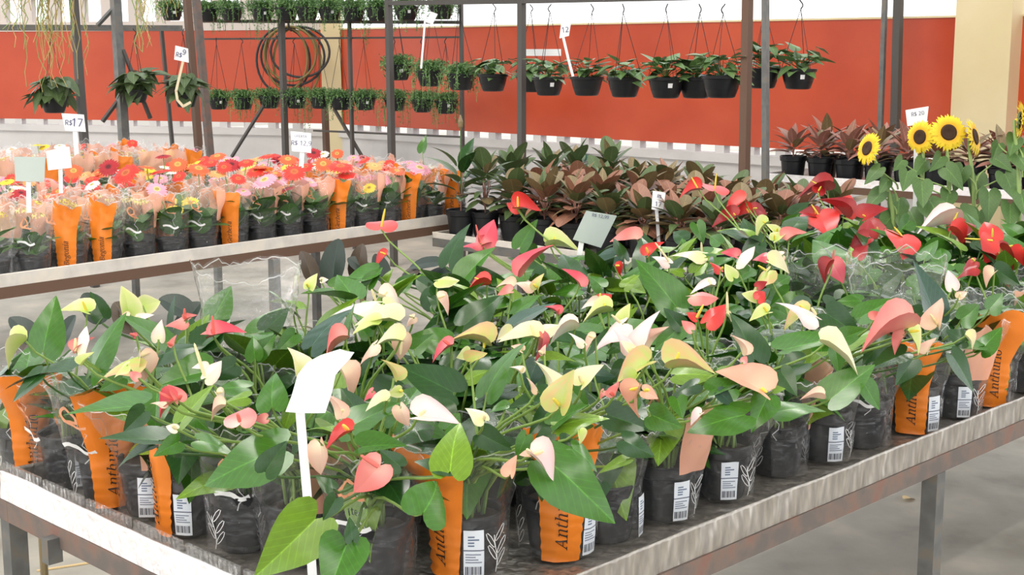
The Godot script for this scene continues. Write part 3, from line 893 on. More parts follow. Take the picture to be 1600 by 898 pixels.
	for pl in plants:
		var seen := []
		for c in pl.flowers:
			if not COLOUR[c] in seen:
				seen.append(COLOUR[c])
		var fl: String = "anthurium with %s flowers" % " and ".join(seen.slice(0, 2)) if seen.size() else "leafy anthurium"
		var where: String
		if pl.row == 0:
			where = "%s along right rail from near corner" % ORD[pl.nth]
		elif pl.row == 100:
			where = "%s along front rail from outer corner" % ORD[pl.nth]
		else:
			where = "%s row from right rail, %s back" % [ORD[pl.row], ORD[pl.nth]]
		tag(pl.root, fl + ", " + where, "anthurium", "potted anthuriums on the near bench")


# ------------------------------------------------------------------ benches
func bench(label: String, o: Vector3, turn: float, sx: float, sz: float, h: float, rail: Material, lip: Material, lip_h: float, legs: Array) -> Node3D:
	var t := thing("plant_bench", label, "bench", o, "", turn)
	var m := MB.new()
	m.box(Vector3(0, h + 0.005, 0), Vector3(sx - 0.03, 0.012, sz - 0.03))
	part("tray", m.mesh(), M.zinc, t)
	for s in [-1.0, 1.0]:
		var a := MB.new()
		a.box(Vector3(s * (sx / 2 - 0.018), h - 0.022, 0), Vector3(0.036, 0.042, sz))
		part("rail", a.mesh(), rail, t)
		var b := MB.new()
		b.box(Vector3(0, h - 0.022, s * (sz / 2 - 0.018)), Vector3(sx - 0.074, 0.042, 0.036))
		part("rail", b.mesh(), rail, t)
	for q in legs:
		var a := MB.new()
		a.box(Vector3(q[0], (h - 0.044) / 2, q[1]), Vector3(0.038, h - 0.044, 0.038))
		part("leg", a.mesh(), M.grey_steel, t)
	if lip_h > 0.0:
		for k in 4:
			var along_z := k < 2
			var s := -1.0 if k % 2 else 1.0
			var len := sz if along_z else sx
			var rows := []
			var n := int(len / 0.03)
			for j in 7:
				var row := PackedVector3Array()
				for i in n + 1:
					var u := -len / 2 + len * i / n
					var f := [0.0, 0.15, 0.5, 0.9, 1.0, 1.0, 0.9][j] as float
					var w := noise.get_noise_3d(u * 240.0, f * 60.0, k * 90.0) * 0.007 * (0.3 + f)
					var off := (w + 0.001) if j < 5 else (w - 0.004)
					if along_z:
						row.append(Vector3(s * (sx / 2 - 0.004 + off), h + lip_h * f, -u * s))
					else:
						row.append(Vector3(u * s, h + lip_h * f, s * (sz / 2 - 0.004 + off)))
				rows.append(row)
			var lm := MB.new()
			lm.grid(rows)
			part("lip", lm.mesh(), M.white_tray if (lip == M.zinc and k == 2) else lip, t)
	return t


# ------------------------------------------------------------------ flowers of the far bench
func gerbera_mesh(col: Color, inner: Color) -> Array:
	var r := RandomNumberGenerator.new()
	r.seed = 3
	var m := MB.new()
	for layer in 2:
		var n := 22 if layer == 0 else 16
		for k in n:
			var a := TAU * k / n + layer * 0.1 + r.randf_range(-0.05, 0.05)
			var b := Basis(Vector3(0, 0, 1), -a)
			var len := (1.0 if layer == 0 else 0.72) * r.randf_range(0.93, 1.05)
			var w := 0.13
			var prev := -1
			for j in 4:
				var f := j / 3.0
				var ww: float = w * [0.5, 1.0, 1.0, 0.35][j]
				var z := 0.1 + layer * 0.07 - 0.16 * f * f + 0.05 * f
				var cc := lin(inner.lerp(col, clampf(f * 3.0, 0, 1)))
				var i := m.vert(b * Vector3(-ww, 0.2 + (len - 0.2) * f, z), Vector2(0, f), cc)
				m.vert(b * Vector3(ww, 0.2 + (len - 0.2) * f, z), Vector2(1, f), cc)
				if prev >= 0:
					m.quad(prev, prev + 1, i + 1, i)
				prev = i
	var c := MB.new()
	c.tint = lin(inner.darkened(0.25))
	c.lathe([Vector2(0.26, 0.08), Vector2(0.24, 0.16), Vector2(0.12, 0.2), Vector2(0, 0.17)], 12)
	var cm := MB.new()
	cm.add(c, Transform3D(Basis(Vector3.RIGHT, PI / 2), Vector3.ZERO))
	return [m.mesh(), cm.mesh()]


func cluster_mesh(col: Color, sd: int) -> ArrayMesh:       # dome of many little blooms, radius 1
	var r := RandomNumberGenerator.new()
	r.seed = sd
	var m := MB.new()
	for k in 46:
		var y := r.randf_range(0.1, 1.0)
		var a := r.randf_range(0, TAU)
		var d := Vector3(sqrt(1 - y * y) * cos(a), y * 0.75, sqrt(1 - y * y) * sin(a))
		var nrm := d.normalized()
		var x := nrm.cross(Vector3(0.3, 0.2, 1)).normalized()
		var z := x.cross(nrm)
		var s := r.randf_range(0.13, 0.2)
		m.tint = lin(col.lerp(Color.WHITE, r.randf_range(0, 0.15)).darkened(r.randf_range(0, 0.12)))
		var c := m.vert(d + nrm * 0.05)
		var ring := []
		for q in 8:
			var rr := s * (1.0 if q % 2 == 0 else 0.55)
			ring.append(m.vert(d + (x * cos(q * TAU / 8) + z * sin(q * TAU / 8)) * rr + nrm * (0.03 if q % 2 == 0 else 0.0)))
		for q in 8:
			m.tri(c, ring[(q + 1) % 8], ring[q])
	return m.mesh()


const GERBERAS := "R 170 262 35; r 198 272 46; r 250 270 42; o 278 258 32; o 310 265 38; l 340 272 32; o 340 245 28; r 372 280 26; r 385 255 28; o 115 268 30; k 245 297 34; y 297 317 28; y 273 328 28; r 420 245 38; o 408 262 30; k 414 283 42; r 460 270 38; R 448 296 30; o 505 257 30; R 490 240 26; r 532 262 44; r 542 274 34; o 450 250 30; l 585 260 26; k 598 280 30; o 620 268 26; k 655 264 40; R 362 258 30; r 400 268 34; o 230 262 28; r 350 262 26; k 436 280 34; r 478 262 28; w 392 326 26; y 577 294 22; o 430 272 24; r 330 255 24; R 255 245 26; k 380 300 26; r 520 285 26"
const BLOOM := {"r": ["e83c30", "f07a40"], "R": ["b0242c", "7c1c24"], "o": ["f06438", "f4c060"], "l": ["f8a868", "f0d080"], "k": ["f2a0b4", "e8d070"], "y": ["f6d83c", "e0b030"], "w": ["fbf6ea", "e8d878"]}


func far_bench() -> void:
	var o := Vector3(-5.12, 0, -4.98)
	var u := Vector3(0.095, 0, 0.9955)
	var v := Vector3(-0.9955, 0, 0.095)
	var h := 0.85
	var turn := 0.0951
	var len := 4.4
	bench("grey bench across the aisle crowded with wrapped flowering pots", o + u * (len / 2) + v * 0.62, turn, 1.24, len, h, M.brown_steel, M.grey_board, 0.05, [[0.6, -2.16], [0.6, -0.8], [0.6, 0.7], [-0.6, -2.16], [-0.6, 0.7], [0.6, 2.16]])
	bench("second grey bench of wrapped pots farther back, before the hanging baskets", o + u * (len / 2 - 0.05) + v * 2.6, turn, 0.9, len, h, M.brown_steel, M.grey_board, 0.05, [[0.43, -2.16], [0.43, 0.0], [-0.43, -2.16], [-0.43, 2.16], [0.43, 2.16]])
	var far := []
	var strip_px := [95, 140, 340, 548, 625, 716]
	for b in 2:
		for r in (7 if b == 0 else 4):
			for c in 18:
				var p: Vector3 = o + u * (0.1 + 0.163 * c + 0.03 * (r % 2)) + v * ((0.1 + 0.165 * r) if b == 0 else (2.25 + 0.19 * r))
				p.y = h + 0.013
				var q := cam_basis.inverse() * (p - EYE)
				var px := 800 + FOC * q.x / -q.z
				if px < -45:
					continue
				far.append({"at": p, "row": r, "col": c, "bench": b, "px": px, "flowers": []})
	for sx in strip_px:
		var best := {}
		for f in far:
			if f.bench == 0 and f.row == 0 and (best.is_empty() or absf(f.px - sx) < absf(best.px - sx)):
				best = f
		best.strip = true
	var kal := ["f4d848", "f6e890", "f8f2d0", "f6d040", "f0a23c", "f4a6b8", "f2ecd8", "e84a3c"]
	var kal_m := []
	for k in kal.size():
		kal_m.append(cluster_mesh(Color(kal[k]), k + 20))
	var gm := {}
	for k in BLOOM:
		gm[k] = gerbera_mesh(Color(BLOOM[k][0]), Color(BLOOM[k][1]))
	for f in far:
		var kind_k: String = "kalanchoe" if (f.row < 2 and (f.px < 240 or (f.px > 460 and rng.randf() < 0.5))) or f.bench == 1 and rng.randf() < 0.5 else "gerbera"
		f.plant = kind_k
		var root := thing("potted_" + kind_k, "", "", f.at)
		f.root = root
		var turn0 := rng.randf_range(0, TAU)
		var low := Basis.IDENTITY.scaled(Vector3(1, 0.7, 1))
		part("pot", G.pot, M.pot, root, Transform3D(Basis(Vector3.UP, turn0) * low, Vector3.ZERO))
		if f.row < 2:
			part("soil", G.soil, M.soil, root, Transform3D(low, Vector3.ZERO))
		var nl: int = 10 if f.row < 2 else 5
		for k in nl:
			var a := turn0 + TAU * k / nl + rng.randf_range(-0.3, 0.3)
			var el := rng.randf_range(0.35, 1.25)
			var out := Vector3(sin(a), 0, cos(a))
			var tt := out * cos(el) + Vector3.UP * sin(el)
			var side := tt.cross(Vector3.UP).normalized()
			var n := side.cross(tt)
			var l := rng.randf_range(0.075, 0.11) * (1.25 if kind_k == "gerbera" else 0.9)
			part("leaf", G["oval%d" % (k % 3)], M.far_leaf if (k + f.col) % 3 else M.leaf_g, root, Transform3D(Basis(tt.cross(n) * l, tt * l, n * l), out * 0.02 + Vector3(0, rng.randf_range(0.075, 0.16), 0)))
		var wk := "s"
		var off := rng.randf_range(-0.5, 0.9)
		if f.has("strip"):
			wk = "os"
			off = -0.15
		elif f.row > 0:
			wk = ["pfs", "o", "pf", "pf", "pfs"][rng.randi_range(0, 4)]
			off = rng.randf_range(-1.1, 0.3)
		elif f.px > 420 or f.px > 150 and f.col % 2 == 0:
			wk = "spf"
			off = 0.55
		if f.bench == 1 and f.row == 0:
			wk = ["os", "pfs", "pfs"][f.col % 3]
			off = [0.0, -0.9, -1.0][f.col % 3]
		f.wrap = wk
		if f.row < 4 or f.bench == 1:
			wrap_pot(root, wk, rng.randi_range(0, 3), to_camera(f.at) + off, 0.27 + (0.02 if f.row > 2 else 0.0), 0.083, "Begonia" if f.plant == "kalanchoe" else "Gerbera")
		if kind_k == "kalanchoe":
			var ci := rng.randi_range(0, 3) if f.px < 300 else rng.randi_range(0, 7)
			f.flowers.append(["yellow", "pale yellow", "cream", "yellow", "orange", "pink", "white", "red"][ci])
			for k in 3:
				var a := turn0 + TAU * k / 3.0
				var s := rng.randf_range(0.022, 0.032)
				var p0 := Vector3(sin(a) * 0.035, rng.randf_range(0.2, 0.25), cos(a) * 0.035)
				var cl := part("flower_cluster", kal_m[ci], M.vertex_paint, root, Transform3D(Basis.IDENTITY.scaled(Vector3.ONE * s), p0))
				cl.set_meta("kind", "stuff")
	for item in GERBERAS.split(";"):
		var w := item.strip_edges().split(" ")
		var rr := ray(float(w[1]), float(w[2]))
		var best := {}
		var bd := 1e9
		var p := Vector3.ZERO
		for f in far:
			if f.bench or f.flowers.size() > 3:
				continue
			var dq := Vector3(rr.x, 0, rr.z)
			var t: float = (f.at - EYE).dot(dq) / dq.length_squared()
			var c := EYE + rr * t
			var d: float = Vector2(f.at.x - c.x, f.at.z - c.z).length() + 1.5 * absf(c.y - h - 0.31 - 0.015 * f.row)
			if d < bd:
				bd = d
				best = f
				p = c
		add_gerbera(best, p, float(w[3]) * 0.5 * depth(p) / FOC, w[0], gm)
	var lone := {}
	for f in far:
		if f.bench == 0 and f.row == 1 and (lone.is_empty() or absf(f.px - 655) < absf(lone.px - 655)):
			lone = f
	var ld := depth(lone.at + Vector3(0, 0.3, 0))
	var lt := pose(at(660, 236, ld), Vector2(3, 26) * ld / FOC, 15 * ld / FOC, 0.74)
	lt.origin -= lone.at
	var ll := part("leaf", G.leaf1, M.leaf_g, lone.root, lt)
	part("leaf_stalk", stalk_mesh(Vector3(0, 0.08, 0), lt.origin, 0.002), M.stalk, ll, lt.affine_inverse())
	for f in far:        # the pots behind, each with a bloom or two of its own
		if f.plant == "gerbera" and f.flowers.is_empty():
			var code: String = ["r", "o", "k", "y", "R", "r", "w", "l"][(f.col * 3 + f.row * 5) % 8]
			for k in 2:
				add_gerbera(f, f.at + Vector3(rng.randf_range(-0.04, 0.04), rng.randf_range(0.2, 0.26) + (0.04 if f.row > 1 else 0.0), rng.randf_range(-0.04, 0.04)), 0.035, code, gm)
	for f in far:
		var seen := []
		for c in f.flowers:
			if not c in seen:
				seen.append(c)
		var lab := "%s %s in %swrapping, %s from right in %s row of %s grey bench" % [seen[0], f.plant, "orange-striped " if "o" in f.wrap else "", ORD[f.col], "front" if f.row == 0 else ORD[f.row], "farther" if f.bench else "nearer"]
		tag(f.root, lab, "potted flower", "wrapped flowers on the %s grey bench" % ("farther" if f.bench else "nearer"))


func add_gerbera(f: Dictionary, p: Vector3, r: float, code: String, gm: Dictionary) -> void:
	var root: Node3D = f.root
	var z := (cam_basis.z * rng.randf_range(0.2, 0.75) + Vector3.UP * 0.75 + Vector3(rng.randf_range(-0.35, 0.35), 0, rng.randf_range(-0.35, 0.35))).normalized()
	var x := Vector3.UP.cross(z).normalized()
	var t := Transform3D(Basis(x * r, z.cross(x) * r, z * r), p - root.position)
	var o := part("flower_head", gm[code][0], M.vertex_paint, root, t)
	part("flower_centre", gm[code][1], M.vertex_paint, o)
	part("flower_stalk", stalk_mesh(Vector3(rng.randf_range(-0.015, 0.015), 0.1, 0), t.origin, 0.0026), M.stalk_far, o, t.affine_inverse())
	f.flowers.append({"r": "red", "R": "dark red", "o": "orange", "l": "apricot", "k": "pink", "y": "yellow", "w": "white"}[code])


# ------------------------------------------------------------------ foliage plants
func rosette(n: String, at0: Vector3, label: String, category: String, group: String, mats: Array, count: int, l0: float, l1: float, shape: String, pot_scale: float, height: float) -> Node3D:
	var root := thing(n, label, category, at0, group)
	var b := Basis.IDENTITY.scaled(Vector3.ONE * pot_scale)
	part("pot", G.pot, M.pot, root, Transform3D(b, Vector3.ZERO))
	part("soil", G.soil, M.soil, root, Transform3D(b, Vector3.ZERO))
	var top := 0.1 * pot_scale
	var a := rng.randf_range(0, TAU)
	for k in count:
		a += 2.4
		var f := float(k) / count
		var el := lerpf(-0.3 if count > 20 else 0.1, 1.3, f) + rng.randf_range(-0.15, 0.15)
		var out := Vector3(sin(a), 0, cos(a))
		var tt := out * cos(el) + Vector3.UP * sin(el)
		var side := tt.cross(Vector3.UP).normalized()
		var nn := side.cross(tt)
		var l := rng.randf_range(l0, l1)
		var p := Vector3(0, top + height * (0.25 + 0.75 * f), 0) + out * 0.025
		var lf := part("leaf", G["%s%d" % [shape if k % 2 or count < 20 else "oval", k % 3]], M[mats[rng.randi_range(0, mats.size() - 1)]], root, Transform3D(Basis(tt.cross(nn) * l, tt * l, nn * l), p))
		if k % 3 == 0:
			part("leaf_stalk", stalk_mesh(Vector3(0, top, 0), p, 0.003), M.aglaonema_pink if shape == "lance" else M.stalk_dark, lf, lf.transform.affine_inverse())
	return root


func foliage_benches() -> void:
	# bench of aglaonemas before the wall hose
	bench("low bench end packed with reddish brown foliage pots behind the anthuriums", Vector3(-4.17, 0, -5.25), 0.0, 1.76, 1.35, 0.8, M.grey_steel, M.grey_board, 0.03, [[0.8, 0.6], [-0.8, 0.6], [0.8, -0.6], [-0.8, -0.6]])
	var k := 0
	for r in 5:
		for c in 8:
			var p := Vector3(-3.42 - 0.2 * c - 0.05 * (r % 2), 0.812, -4.72 - 0.235 * r)
			var leafy := c > 6 or (r + c * 2) % 6 == 0
			var mats := ["aglaonema_red", "aglaonema_red", "aglaonema_olive", "aglaonema_olive", "aglaonema_green"] if not leafy else ["aglaonema_green", "aglaonema_olive", "aglaonema_green"]
			rosette("potted_aglaonema", p, "%s aglaonema, %s pot of %s row on bench before the hose" % ["green" if leafy else "reddish brown", ORD[c], ORD[r]], "foliage plant", "aglaonemas on the low bench", mats, 32, 0.085, 0.14, "lance", 1.15, 0.1 if c < 4 else (0.15 if c < 7 else 0.24))
			k += 1
	# a tall peace lily with a dark bud and a wire-thin stem with one leaf
	var pl := rosette("peace_lily", Vector3(-4.93, 0.812, -4.66), "tall green peace lily with a dark bud, beside the wrapped flowers' corner", "foliage plant", "", ["aglaonema_green", "leaf_d"], 12, 0.14, 0.2, "lance", 1.2, 0.24)
	var bud := MB.new()
	bud.lathe([Vector2(0, 0), Vector2(0.011, 0.02), Vector2(0.013, 0.045), Vector2(0.004, 0.075), Vector2(0, 0.08)], 8, Vector3(0.02, 0.52, 0.02))
	var bo := part("flower_bud", bud.mesh(), M.aglaonema_olive, pl)
	part("flower_stalk", stalk_mesh(Vector3(0, 0.12, 0), Vector3(0.02, 0.525, 0.02), 0.003), M.stalk_dark, bo)
	# bench of pink aglaonemas along the wall
	bench("white-edged bench by the orange wall carrying pink foliage pots", Vector3(-3.6, 0, -7.8), 0.0, 2.9, 0.72, 0.9, M.brown_steel, M.white_tray, 0.05, [[1.3, 0.32], [-1.3, 0.32], [-0.2, 0.32], [-1.3, -0.32], [1.3, -0.32]])
	for r in 2:
		for c in 12:
			var p := Vector3(-4.9 + 0.2 * c + 0.07 * r, 0.912, -7.56 - 0.27 * r)
			rosette("potted_aglaonema", p, "pink aglaonema in black pot, %s from end of %s row by orange wall" % [ORD[c], "front" if r == 0 else "back"], "foliage plant", "pink aglaonemas by the wall", ["aglaonema_pink", "aglaonema_pink", "aglaonema_pink", "aglaonema_red", "aglaonema_olive"], 17, 0.12, 0.19, "lance", 1.35, 0.12)
	# rubber plants standing on the floor of the aisle
	var lists := [[[520, 445, 522, 372, 40, 0], [560, 440, 560, 380, 30, 1], [488, 440, 476, 390, 24, 1], [575, 425, 545, 400, 22, 0], [600, 440, 590, 395, 26, 0]],
		[[628, 442, 662, 398, 16, 1], [705, 425, 655, 432, 24, 0], [690, 410, 640, 405, 20, 0], [660, 440, 630, 425, 22, 0]],
		[[160, 505, 132, 456, 34, 0], [190, 480, 230, 500, 30, 1], [300, 492, 250, 462, 30, 0], [210, 520, 180, 470, 36, 1], [280, 520, 310, 470, 30, 0]],
		[[60, 540, 20, 490, 26, 0], [30, 560, 60, 500, 30, 1], [90, 550, 110, 490, 30, 0]]]
	var bases := [Vector3(-3.55, 0, -2.9), Vector3(-3.5, 0, -3.45), Vector3(-3.5, 0, -2.15), Vector3(-3.3, 0, -1.6)]
	var labs := ["dark rubber plant in the aisle with upright glossy leaves below the wrapped gerberas", "brown-leaved rubber plant in the aisle nearest the low foliage bench", "rubber plant in the aisle behind the lime green anthurium flowers", "rubber plant in the aisle behind the outer corner of the anthurium bench"]
	for i in 4:
		var root := thing("rubber_plant", labs[i], "foliage plant", bases[i], "rubber plants in the aisle")
		part("pot", G.pot, M.pot, root, Transform3D(Basis.IDENTITY.scaled(Vector3.ONE * 2.2), Vector3.ZERO))
		part("soil", G.soil, M.soil, root, Transform3D(Basis.IDENTITY.scaled(Vector3.ONE * 2.2), Vector3.ZERO))
		part("trunk", stalk_mesh(Vector3(0, 0.2, 0), Vector3(0.01, 0.92, 0.01), 0.009), M.aglaonema_olive, root)
		for q in lists[i]:
			var d := depth(bases[i] + Vector3(0, 0.95, 0))
			var kk := d / FOC
			var t := pose(at(q[0], q[1], d), Vector2(q[2] - q[0], q[1] - q[3]) * kk, q[4] * kk, 0.7)
			t.origin -= root.position
			var lf := part("leaf", G["oval%d" % (i % 3)], M.rubber_brown if q[5] else M.rubber_leaf, root, t)
			part("leaf_stalk", stalk_mesh(Vector3(0, 0.75, 0), t.origin, 0.004), M.stalk_dark, lf, t.affine_inverse())


# ------------------------------------------------------------------ sunflowers at the far end of the near bench
func sunflowers() -> void:
	var heads := [[1482, 207, 5.0, 30, 0.0, 0.05], [1522, 214, 5.02, 31, 1.0, 0.1], [1438, 214, 5.05, 27, -0.9, -0.1], [1356, 232, 4.98, 27, -1.15, 0.1], [1594, 188, 4.8, 32, 1.35, -0.2]]
	var labs := ["sunflower facing the buyer, in front of the cream pillar", "sunflower turned half away beside the sunflower that faces the buyer", "sunflower partly hidden behind the full sunflower, under the price card", "sunflower seen from the side before the pink foliage bench", "tallest sunflower at the right edge, seen from behind"]
	var petals := MB.new()
	for layer in 2:
		for k in 20:
			var a := TAU * (k + 0.5 * layer) / 20 + 0.06 * sin(k * 2.3)
			var b := Basis(Vector3(0, 0, 1), a)
			var prev := -1
			for j in 4:
				var f := j / 3.0
				var ww: float = 0.12 * [0.6, 1.0, 0.75, 0.08][j]
				petals.tint = lin(Color("f0a818").lerp(Color("f8d830"), clampf(f * 1.8, 0, 1)))
				var z := 0.1 * f * (1 - f) * 2.0 + 0.05 * layer - 0.1 * f * f * (1.0 + 0.5 * sin(k * 3.1))
				var i := petals.vert(b * Vector3(-ww, 0.38 + 0.62 * f * (1.0 - 0.1 * layer), z))
				petals.vert(b * Vector3(ww, 0.38 + 0.62 * f * (1.0 - 0.1 * layer), z))
				if prev >= 0:
					petals.quad(prev, prev + 1, i + 1, i)
				prev = i
	var pm := petals.mesh()
	var disc := MB.new()
	disc.lathe([Vector2(0.42, -0.04), Vector2(0.43, 0.06), Vector2(0.36, 0.13), Vector2(0.2, 0.12), Vector2(0, 0.08)], 20)
	var dm := MB.new()
	dm.add(disc, Transform3D(Basis(Vector3.RIGHT, PI / 2), Vector3.ZERO))
	var back := MB.new()
	for k in 14:
		var b := Basis(Vector3(0, 0, 1), TAU * k / 14)
		back.face(b * Vector3(-0.1, 0.1, -0.12), b * Vector3(0.1, 0.1, -0.12), b * Vector3(0.02, 0.72, -0.07), b * Vector3(-0.02, 0.72, -0.07))
	var dmesh := dm.mesh()
	var bmesh := back.mesh()
	var roots := []
	for i in heads.size():
		var q: Array = heads[i]
		var p := at(q[0], q[1], q[2])
		var foot := Vector3(clampf(p.x + 0.03, -2.5, -1.6), BENCH + 0.015, minf(p.z + 0.02, -4.55))
		var root := thing("potted_sunflower", labs[i], "sunflower", foot, "sunflowers on the near bench")
		roots.append(root)
		part("pot", G.pot, M.pot, root, Transform3D(Basis.IDENTITY.scaled(Vector3.ONE * 1.1), Vector3.ZERO))
		part("soil", G.soil, M.soil, root, Transform3D(Basis.IDENTITY.scaled(Vector3.ONE * 1.1), Vector3.ZERO))
		var z := (cam_basis.z.rotated(Vector3.UP, q[4]) + Vector3(0, q[5], 0)).normalized()
		var x := Vector3.UP.cross(z).normalized()
		var s: float = q[3] * q[2] / FOC
		var t := Transform3D(Basis(x * s, z.cross(x) * s, z * s), p - foot)
		var hd := part("flower_disc", dmesh, M.sunflower_disc, root, t)
		var pt := part("petals", pm, M.vertex_paint, hd)
		pt.set_meta("kind", "stuff")
		part("sepals", bmesh, M.sunflower_leaf, hd)
		part("stem", stalk_mesh(Vector3(0, 0.1, 0), t.origin - z * 0.02, 0.007, 0.75), M.stalk_far, root)
	var lv := [[1440, 285, 1436, 325, 34, 0], [1418, 268, 1405, 300, 30, 0], [1478, 262, 1500, 292, 32, 0], [1525, 275, 1518, 318, 34, 1], [1405, 310, 1395, 345, 36, 3], [1452, 312, 1460, 350, 44, 0], [1505, 262, 1490, 300, 28, 1], [1570, 272, 1580, 312, 36, 1], [1588, 240, 1600, 275, 36, 4], [1545, 300, 1540, 345, 36, 1], [1578, 320, 1570, 358, 34, 4], [1388, 280, 1372, 300, 22, 3], [1375, 262, 1350, 285, 20, 3], [1470, 245, 1450, 268, 26, 0], [1500, 325, 1515, 360, 40, 1], [1422, 330, 1430, 362, 36, 2], [1585, 215, 1570, 245, 30, 4], [1556, 248, 1575, 268, 26, 1], [1446, 250, 1425, 272, 28, 2], [1378, 300, 1350, 330, 24, 3], [1470, 335, 1480, 365, 34, 0], [1530, 330, 1520, 365, 34, 1], [1595, 300, 1590, 340, 40, 4], [1395, 335, 1370, 360, 34, 3], [1482, 300, 1470, 330, 30, 0], [1560, 225, 1548, 250, 22, 4], [1410, 250, 1392, 268, 22, 2]]
	for q in lv:
		var root: Node3D = roots[q[5]]
		var d := depth(root.position) - 0.06 + rng.randf_range(-0.06, 0.06)
		var kk := d / FOC
		var t := pose(at(q[0], q[1], d), Vector2(q[2] - q[0], q[1] - q[3]) * kk, q[4] * kk, 0.74)
		t.origin -= root.position
		var lf := part("leaf", G["leaf%d" % rng.randi_range(0, 5)], M.sunflower_leaf, root, t)
		part("leaf_stalk", stalk_mesh(Vector3(0, maxf(0.12, t.origin.y - 0.08), 0), t.origin, 0.003, 0.2), M.stalk_far, lf, t.affine_inverse())


# ------------------------------------------------------------------ hanging baskets and their racks
func fern_mesh(sd: int, drop: float) -> ArrayMesh:       # fine trailing greenery for the bowl of 0.105 m
	var r := RandomNumberGenerator.new()
	r.seed = sd
	var m := MB.new()
	for k in 230:
		var a := r.randf_range(0, TAU)
		var out := Vector3(sin(a), 0, cos(a))
		var reach := r.randf_range(0.02, 0.165)
		var rise := r.randf_range(0.03, 0.11)
		var down := r.randf_range(0.0, 0.05) + (r.randf_range(0.05, drop) if r.randf() < 0.35 and reach > 0.085 else 0.0)
		m.tint = lin(Color("4c7040").lerp(Color("7fa462"), r.randf()))
		var pts := PackedVector3Array()
		for j in 7:
			var f := j / 6.0
			pts.append(Vector3(0, 0.1, 0) + out * reach * minf(1.0, f * 1.5) + Vector3(0, rise * sin(minf(f * 2.2, PI * 0.9)) - down * f * f, 0) + Vector3(r.randf_range(-1, 1), 0, r.randf_range(-1, 1)) * 0.006)
		for j in 6:
			var d := (pts[j + 1] - pts[j])
			for s in 2:
				var side := d.cross(Vector3(r.randf_range(-1, 1), r.randf_range(-1, 1), r.randf_range(-1, 1))).normalized() * 0.014
				var b := pts[j] + d * r.randf()
				var e := b + side + d.normalized() * 0.008
				var w := d.normalized() * 0.004
				m.face(b - w, b + w, e + w * 0.5, e - w * 0.5)
			var sd2 := d.cross(Vector3.UP).normalized() * 0.0018
			m.face(pts[j] - sd2, pts[j] + sd2, pts[j + 1] + sd2, pts[j + 1] - sd2)
	return m.mesh()


func basket(label: String, group: String, rim: Vector3, hook_y: float, kind: String, k: int, scale := 1.0, lean := 0.0) -> void:
	var foot := rim - Vector3(0, 0.118 * scale, 0)
	var root := thing("hanging_basket", label, "hanging basket", foot, group, rng.randf_range(0, TAU))
	var sb := Transform3D(Basis.IDENTITY.scaled(Vector3.ONE * scale), Vector3.ZERO)
	part("pot", G.hanging_pot, M.pot, root, sb)
	part("soil", G.hanging_soil, M.soil, root, sb)
	var top := Vector3(lean, hook_y - foot.y - 0.05, lean)
	for i in 3:
		var a := TAU * i / 3 + 0.4
		var m := MB.new()
		m.tube(PackedVector3Array([Vector3(sin(a) * 0.106, 0.112, cos(a) * 0.106) * scale, top]), 0.0022, 0.0022, 4)
		part("wire", m.mesh(), M.wire, root)
	var hk := MB.new()
	var hp := PackedVector3Array()
	for i in 9:
		var f := i / 8.0
		hp.append(top + Vector3(0.012 * sin(f * 4.2), 0.055 * f + 0.0, 0))
	hk.tube(hp, 0.0045, 0.004, 5)
	part("hook", hk.mesh(), M.wire, root)
	if kind == "fern":
		var f := part("foliage", G["fern%d" % (k % 4)], M.vertex_paint, root, sb)
		f.set_meta("kind", "stuff")
	else:
		var n := 34
		for i in n:
			var a := rng.randf_range(0, TAU)
			var out := Vector3(sin(a), 0, cos(a))
			var el := rng.randf_range(-0.5, 0.6) if kind == "pothos" else rng.randf_range(-1.2, 0.3)
			var tt := out * cos(el) + Vector3.UP * sin(el)
			var side := tt.cross(Vector3.UP).normalized()
			var nn := side.cross(tt)
			var l := rng.randf_range(0.075, 0.125) if kind == "pothos" else rng.randf_range(0.12, 0.19)
			var p := Vector3(0, rng.randf_range(0.11, 0.25), 0) + out * rng.randf_range(0.02, 0.125)
			var lf := part("leaf", G["leaf%d" % rng.randi_range(0, 5)], M[["pothos_leaf", "pothos_leaf", "sunflower_leaf", "pothos_leaf"][rng.randi_range(0, 3)] if kind == "pothos" else "aglaonema_green"], root, Transform3D(Basis(tt.cross(nn) * l, tt * l, nn * l), p))
			part("leaf_stalk", stalk_mesh(Vector3(0, 0.09, 0), p, 0.002), M.stalk_dark, lf, lf.transform.affine_inverse())
	if k % 3 == 0:
		var lb := MB.new()
		var a := to_camera(foot) - root.rotation.y + 0.25
		var rows := []
		for j in 2:
			var row := PackedVector3Array()
			for i in 4:
				var th := a + (i - 1.5) * 0.09
				var rr := 0.0935 + 0.007 * j
				row.append(Vector3(sin(th) * rr, 0.06 + 0.026 * j, cos(th) * rr) * scale)
			rows.append(row)
		lb.grid(rows)
		part("price_label", lb.mesh(), M.card, root)


func post(o: Node3D, n: String, x0: float, y0: float, x1: float, y1: float, d0: float, d1: float, wpx: float, m: Material, to_floor := true) -> MeshInstance3D:
	var a := at(x0, y0, d0)
	var b := at(x1, y1, d1)
	if to_floor and a.y < 3.2 and y0 < 0:       # and up towards the roof
		a = b + (a - b) * ((3.2 - b.y) / (a.y - b.y))
	if to_floor and b.y > 0.0:       # carried on down to the floor
		b = a + (b - a) * (a.y / (a.y - b.y))
	var w := wpx * (d0 + d1) / 2.0 / FOC
	var mb := MB.new()
	mb.bar(a, b, w, w, Vector3(0, 0, 1))
	return part(n, mb.mesh(), m, o)


